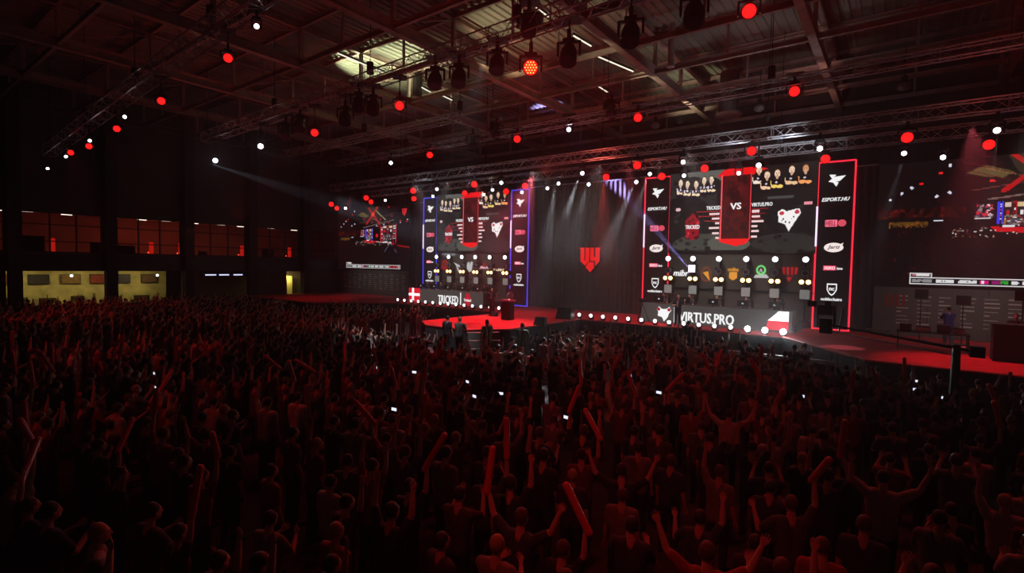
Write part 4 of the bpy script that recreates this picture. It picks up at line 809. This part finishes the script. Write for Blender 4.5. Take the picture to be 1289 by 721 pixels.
for g in far:
    L = LOW[rnd.choices(pk, wt)[0]]; a = rnd.uniform(-.4, .4); s_ = rnd.uniform(.93, 1.06); ca, sa = cos(a) * s_, sin(a) * s_; tone = rnd.choice(ctab)
    for (v, f), mi in L:
        Vv.append(np.stack([v[:, 0] * ca - v[:, 1] * sa + g[0], v[:, 0] * sa + v[:, 1] * ca + g[1], v[:, 2] * s_], 1)); Ff.append(f + off); off += len(v); Mi.append(np.full(len(f), mi)); Tn.append(np.tile((*tone, 1.), (len(f) * 3, 1)))
Vv = np.concatenate(Vv); Ff = np.concatenate(Ff); Mi = np.concatenate(Mi); Tn = np.concatenate(Tn)
me = bpy.data.meshes.new('distant_crowd'); me.vertices.add(len(Vv)); me.vertices.foreach_set('co', Vv.ravel()); me.loops.add(len(Ff) * 3); me.loops.foreach_set('vertex_index', Ff.ravel().astype(np.int32)); me.polygons.add(len(Ff)); me.polygons.foreach_set('loop_start', np.arange(0, len(Ff) * 3, 3, dtype=np.int32)); me.update(calc_edges=True)
for m_ in (skinm, hairs[0], cm): me.materials.append(m_)
me.polygons.foreach_set('material_index', Mi.astype(np.int32)); ca_ = me.color_attributes.new('tone', 'FLOAT_COLOR', 'CORNER'); ca_.data.foreach_set('color', Tn.ravel().astype(np.float32))
tag(link('distant_crowd', me), 'dense mass of small distant spectators filling the hall floor', 'crowd', None, 'stuff')
print('CROWD', len(near), len(far), len(Ff), 'dist', near[-1][5])
# ------------------------------------------------------------ crew, hosts and players
mint = mat('mint_cloth', (.3, .5, .42), .8); navy = mat('navy_suit', (.04, .045, .08), .7); white_c = mat('white_shirt', (.7, .7, .7), .8); greenc = mat('olive_vest', (.06, .09, .05), .8)
PM['host'] = person_mesh('half', 'fold'); PM['sit'] = person_mesh('desk', 'desk', seat=True, lean=.12)
for k in ('host', 'sit'): words[k] = ''
def eyes(t, k):
    for s in (-1, 1): part('eye', MB().ball(PM[k]['head'] + V(s * .03, .086, .004), .011, 8, 6), eyem, t)
o = person('host', (onY(619, 395, 25.7).x, 25.7, 1.5), R(200), 'host in dark suit and white shirt standing on the red catwalk', None, 0, 2); 
for c in o.children:
    if c.name.startswith(('shirt', 'trousers')): c.material_slots[0].link = 'OBJECT'; c.material_slots[0].material = navy
eyes(o, 'host')
part('shirt_front', MB().prism([(-.05, 1.42), (.05, 1.42), (.02, 1.05), (-.02, 1.05)], .125, .14), white_c, o)
tag(part('microphone', MB().rod((0, 0, 0), (0, 0, .16), .013, .016, 8).ball((0, 0, .18), .027), blackm), 'black microphone held by the host on the catwalk', 'microphone').location = o.location + Matrix.Rotation(R(200), 3, 'Z') @ (PM['host']['hands'][0] + V(0, .0, -.02))
person('host', (onY(642, 395, 26.4).x, 26.4, 1.5), R(170), 'person in white shirt standing behind the black lectern', None, white_c, 1)
t = thing('lectern', 'black box lectern with a red lit top on the catwalk', 'lectern', (onZ(639, 402, 1.5).x, onZ(639, 402, 1.5).y, 1.5)); part('cabinet', MB().box(-.3, .3, -.25, .25, 0, 1.1), blackm, t); part('top', MB().box(-.36, .36, -.3, .3, 1.1, 1.2), led('lectern_red', (120, 20, 34)), t); part('paper', MB().box(.02, .3, -.2, .2, 1.2, 1.215), white_c, t)
p = onY(853, 400, 29.1); o = person('host', (p.x, 29.1, 1.5), R(190), 'fair-haired presenter in dark jacket before the right desk', None, 0, 2, trousers=navy); o2 = o
eyes(o2, 'host')
t = thing('tripod_camera', 'camera on a dark tripod standing left of the right desk', 'camera', (onY(808, 400, 29.3).x, 29.3, 1.5))
for k in range(3): part('leg', MB().rod((0, 0, 1.15), (.45 * cos(2.1 * k + .5), .45 * sin(2.1 * k + .5), 0), .022), stagef, t)
part('camera_body', MB().box(-.11, .11, -.25, .25, 1.2, 1.42), blackm, t); part('lens', MB().rod((0, .25, 1.31), (0, .42, 1.31), .06, .07, 12), blackm, t)
# low platform and crew before the catwalk
t = thing('crew_platform', 'low black crew platform in front of the catwalk', 'platform', (-23.2, 15.8, 0)); part('deck', MB().box(0, 9.8, 0, 1.9, .6, .7), stagef, t); part('valance', MB().box(.02, 9.78, .02, 1.88, 0, .6), drape, t)
for px, sh, hr, lab, pose, rz in ((578, clothes[3], 2, 'crew member in grey-green shirt before the catwalk', 'clap', .2), (563, clothes[0], 0, 'crew member in black shirt left of the grey-green one', 'stand', .1), (613, mint, 0, 'person in long mint top standing before the catwalk', 'stand', 1.2), (657, greenc, 0, 'crew member in dark vest with light sleeves, right of catwalk stairs', 'clap', .3), (521, clothes[2], 1, 'spectator in patterned shirt raised above the crowd, arms up', 'cheer', 0)):
    p = onY(px, 420, 16.8)
    o = person(pose, (p.x, 16.8, .7), rz, lab, None, sh, hr, 1.0 if px != 521 else .95, trousers=(mint if px == 613 else None))
    if px == 521: o.location = (onY(521, 420, 20.6).x, 20.6, .5)
t = thing('camera_platform', 'small black camera platform in the pit before the right desk', 'platform', (onY(866, 420, 26).x, 26, 0)); part('deck', MB().box(-.7, .7, -.6, .6, .3, .38), stagef, t); part('valance', MB().box(-.68, .68, -.58, .58, 0, .3), drape, t)
t2 = thing('riser_block', 'black riser block holding the patterned-shirt spectator', 'platform', (onY(521, 420, 20.6).x, 20.6, 0)); part('deck', MB().box(-.6, .6, -.5, .5, .42, .5), stagef, t2); part('valance', MB().box(-.58, .58, -.48, .48, 0, .42), drape, t2)
person('phone', (t.location.x, 26, .38), .1, 'camera operator in black standing in the pit before right desk', None, 0, 0)
# players behind the desks
mon = None; gch = None; PROT_sit = None
for side_, x0, x1 in (('right', -12.5, -4.35), ('left', -33.25, -25.1)):
    for k in range(5):
        x = x0 + .9 + k * 1.58; person('sit', (x, 31.15, 1.9), pi, '%s player from the left seated behind the %s team desk' % (nth(k), side_), 'players at the %s desk' % side_, (0 if side_ == 'left' else 8), k % 3)
        lab = '%s black monitor from the left on the %s team desk' % (nth(k), side_)
        if mon is None:
            mon = thing('monitor', lab, 'monitor', (x, 30.25, 2.64), 0, 'monitors'); part('display', MB().box(-.28, .28, -.03, .02, .1, .43), blackm, mon); part('stand', MB().box(-.03, .03, -.03, .03, .02, .15), blackm, mon); part('foot', MB().box(-.12, .12, -.09, .09, 0, .02), blackm, mon); part('rear_badge', MB().box(-.05, .05, -.034, -.03, .22, .3), greyl, mon)
            gch = thing('gaming_chair', 'x', 'chair', (x, 31.2, 1.9), 0); part('seat', MB().box(-.26, .26, -.3, .22, .38, .46), blackm, gch); part('backrest', MB().prism([(-.27, .46), (.27, .46), (.29, 1.0), (.17, 1.32), (-.17, 1.32), (-.29, 1.0)], .24, .33), blackm, gch); part('headrest', MB().box(-.14, .14, .2, .25, 1.1, 1.24), greyw, gch); part('base', MB().rod((0, 0, .06), (0, 0, .38), .03).rod((-.28, 0, .05), (.28, 0, .05), .025).rod((0, -.28, .05), (0, .28, .05), .025), blackm, gch); c = gch; m_ = mon
        else: m_ = dup(mon, (x, 30.25, 2.64), None, lab); c = dup(gch, (x, 31.2, 1.9))
        c['label'] = 'high-backed gaming chair of the %s player from the left, %s desk' % (nth(k), side_); c['group'] = 'gaming chairs'
# stage monitors
for i, (px, py, s_) in enumerate(((711, 401, 1.25), (680, 409, .8), (622, 398, .5))):
    p = onZ(px, py, 1.5); t = thing('stage_monitor', ('large black wedge monitor on the stage right of centre', 'small black box speaker near the catwalk edge', 'small black box between host and lectern')[i], 'speaker', p, R(10)); t.scale = (s_,) * 3
    part('cabinet', MB().add([(-.4, -.3, 0), (.4, -.3, 0), (.4, .3, 0), (-.4, .3, 0), (-.35, -.05, .55), (.35, -.05, .55), (.35, .3, .55), (-.35, .3, .55)], [(0, 3, 2, 1), (4, 5, 6, 7), (0, 1, 5, 4), (1, 2, 6, 5), (2, 3, 7, 6), (3, 0, 4, 7)]), blackm, t)
    part('grille', MB().add([(-.33, -.3, .06), (.33, -.3, .06), (.3, -.1, .48), (-.3, -.1, .48)], [(0, 1, 2, 3)]), stagef, t)
# ------------------------------------------------------------ right wing: monitors on stands, gear, camera crane
for i, (px, py) in enumerate(((1160, 370), (1213, 378), (1289, 372))):
    p = onY(px, py, (31.5, 31.0, 28)[i]); t = thing('monitor_stand', ('left black monitor on a stand before the right sponsor board', 'middle black monitor on a stand before right sponsor board', 'black monitor on a stand at the right picture edge')[i], 'monitor', (p.x, p.y, 1.5))
    h = p.z - 1.5; part('display', MB().box(-.26, .26, -.04, .04, h - .22, h + .22), blackm, t); part('pole', MB().rod((0, .06, 0), (0, .06, h), .025), blackm, t); part('foot', MB().box(-.3, .3, -.24, .3, 0, .04), blackm, t)
p = onZ(1196, 440, 1.5); person('clap', (p.x, p.y + 1.5, 1.5), .4, 'person in blue top standing on the right stage wing', None, mat('blue_top', (.04, .05, .25), .8), 0)
t = thing('dj_desk', 'tall black control desk at the right picture edge', 'desk', (onZ(1275, 455, 1.5).x, onZ(1262, 455, 1.5).y, 1.5)); part('front_panel', MB().box(-.6, 1.6, 0, .1, 0, 1.35), drape, t); part('worktop', MB().box(-.65, 1.65, 0, .8, 1.35, 1.4), blackm, t); part('side_panel', MB().box(-.6, -.5, .1, .78, 0, 1.35), drape, t)
person('clap', (t.location.x + .15, t.location.y + 1.25, 1.5), 3.0, 'person in black behind the tall control desk at right edge', None, 0, 1)
t = thing('gear_table', 'black table with equipment on the right stage wing', 'table', (onZ(1172, 440, 1.5).x, onZ(1172, 444, 1.5).y + 1.0, 1.5)); part('tabletop', MB().box(-1.2, 1.2, -.4, .4, .72, .77), blackm, t)
for sx in (-1.15, 1.15):
    for sy in (-.35, .35): part('leg', MB().rod((sx, sy, 0), (sx, sy, .72), .025), blackm, t)
for i, (dx, wd, h) in enumerate(((-.9, .4, .25), (-.3, .5, .18), (.35, .4, .3), (.85, .35, .2))):
    g_ = thing('equipment_case', '%s small equipment case from the left on the gear table' % ORD[i], 'case', (t.location.x + dx, t.location.y, 2.27), 0, 'cases on the gear table'); part('case_body', MB().box(-wd / 2, wd / 2, -.2, .2, 0, h), alu if i % 2 else blackm, g_); part('case_lid', MB().box(-wd / 2 - .01, wd / 2 + .01, -.21, .21, h, h + .04), blackm, g_)
# camera crane before the right wing
a = onY(1040, 408, 22.2); b_ = onY(1204, 438, 19.6)
t = thing('camera_crane', 'dark camera crane with remote head before the right stage wing', 'camera crane', (b_.x, b_.y, 0))
A = a - Vector((b_.x, b_.y, 0)); Bz = Vector((0, 0, b_.z)); ext = Bz + (Bz - A) * .12
part('arm', MB().rod(A, ext, .035, .05, 8), blackm, t); part('lower_rod', MB().rod(A - V(0, 0, .22), Bz - V(0, 0, .22), .025, n=6), alu, t); part('tower', MB().rod((0, 0, 0), Bz + V(0, 0, .1), .14, .1, 10), blackm, t)
for k in range(3): part('leg', MB().rod((0, 0, .6), (.8 * cos(2.1 * k), .8 * sin(2.1 * k), 0), .04), blackm, t)
part('counterweight', MB().cbox(ext, (.32, .3, .3)), blackm, t)
hd = part('camera_head', MB().cbox(A + V(0, 0, -.05), (.4, .35, .55)).cbox(A + V(-.26, 0, .3), (.06, .3, .8)).cbox(A + V(.26, 0, .3), (.06, .3, .8)).cbox(A + V(0, 0, .55), (.42, .7, .36)).cbox(A + V(.05, -.1, .8), (.2, .35, .14)).rod(A + V(.0, .3, .55), A + V(-.1, .85, .55), .14, .19, 12), blackm, t); part('viewfinder', MB().cbox(A + V(-.45, -.2, .75), (.3, .1, .22)), blackm, hd); part('cable_loop', MB().rod(A + V(.4, 0, -.3), A + V(.5, .1, .6), .03), blackm, hd)
part('highlight_rod', MB().rod(A.lerp(Bz, .36) + V(0, 0, .1), A.lerp(Bz, .56) + V(0, 0, .16), .02), whitet if False else alu, t)  # pale rod laid in as the white highlight along the crane arm
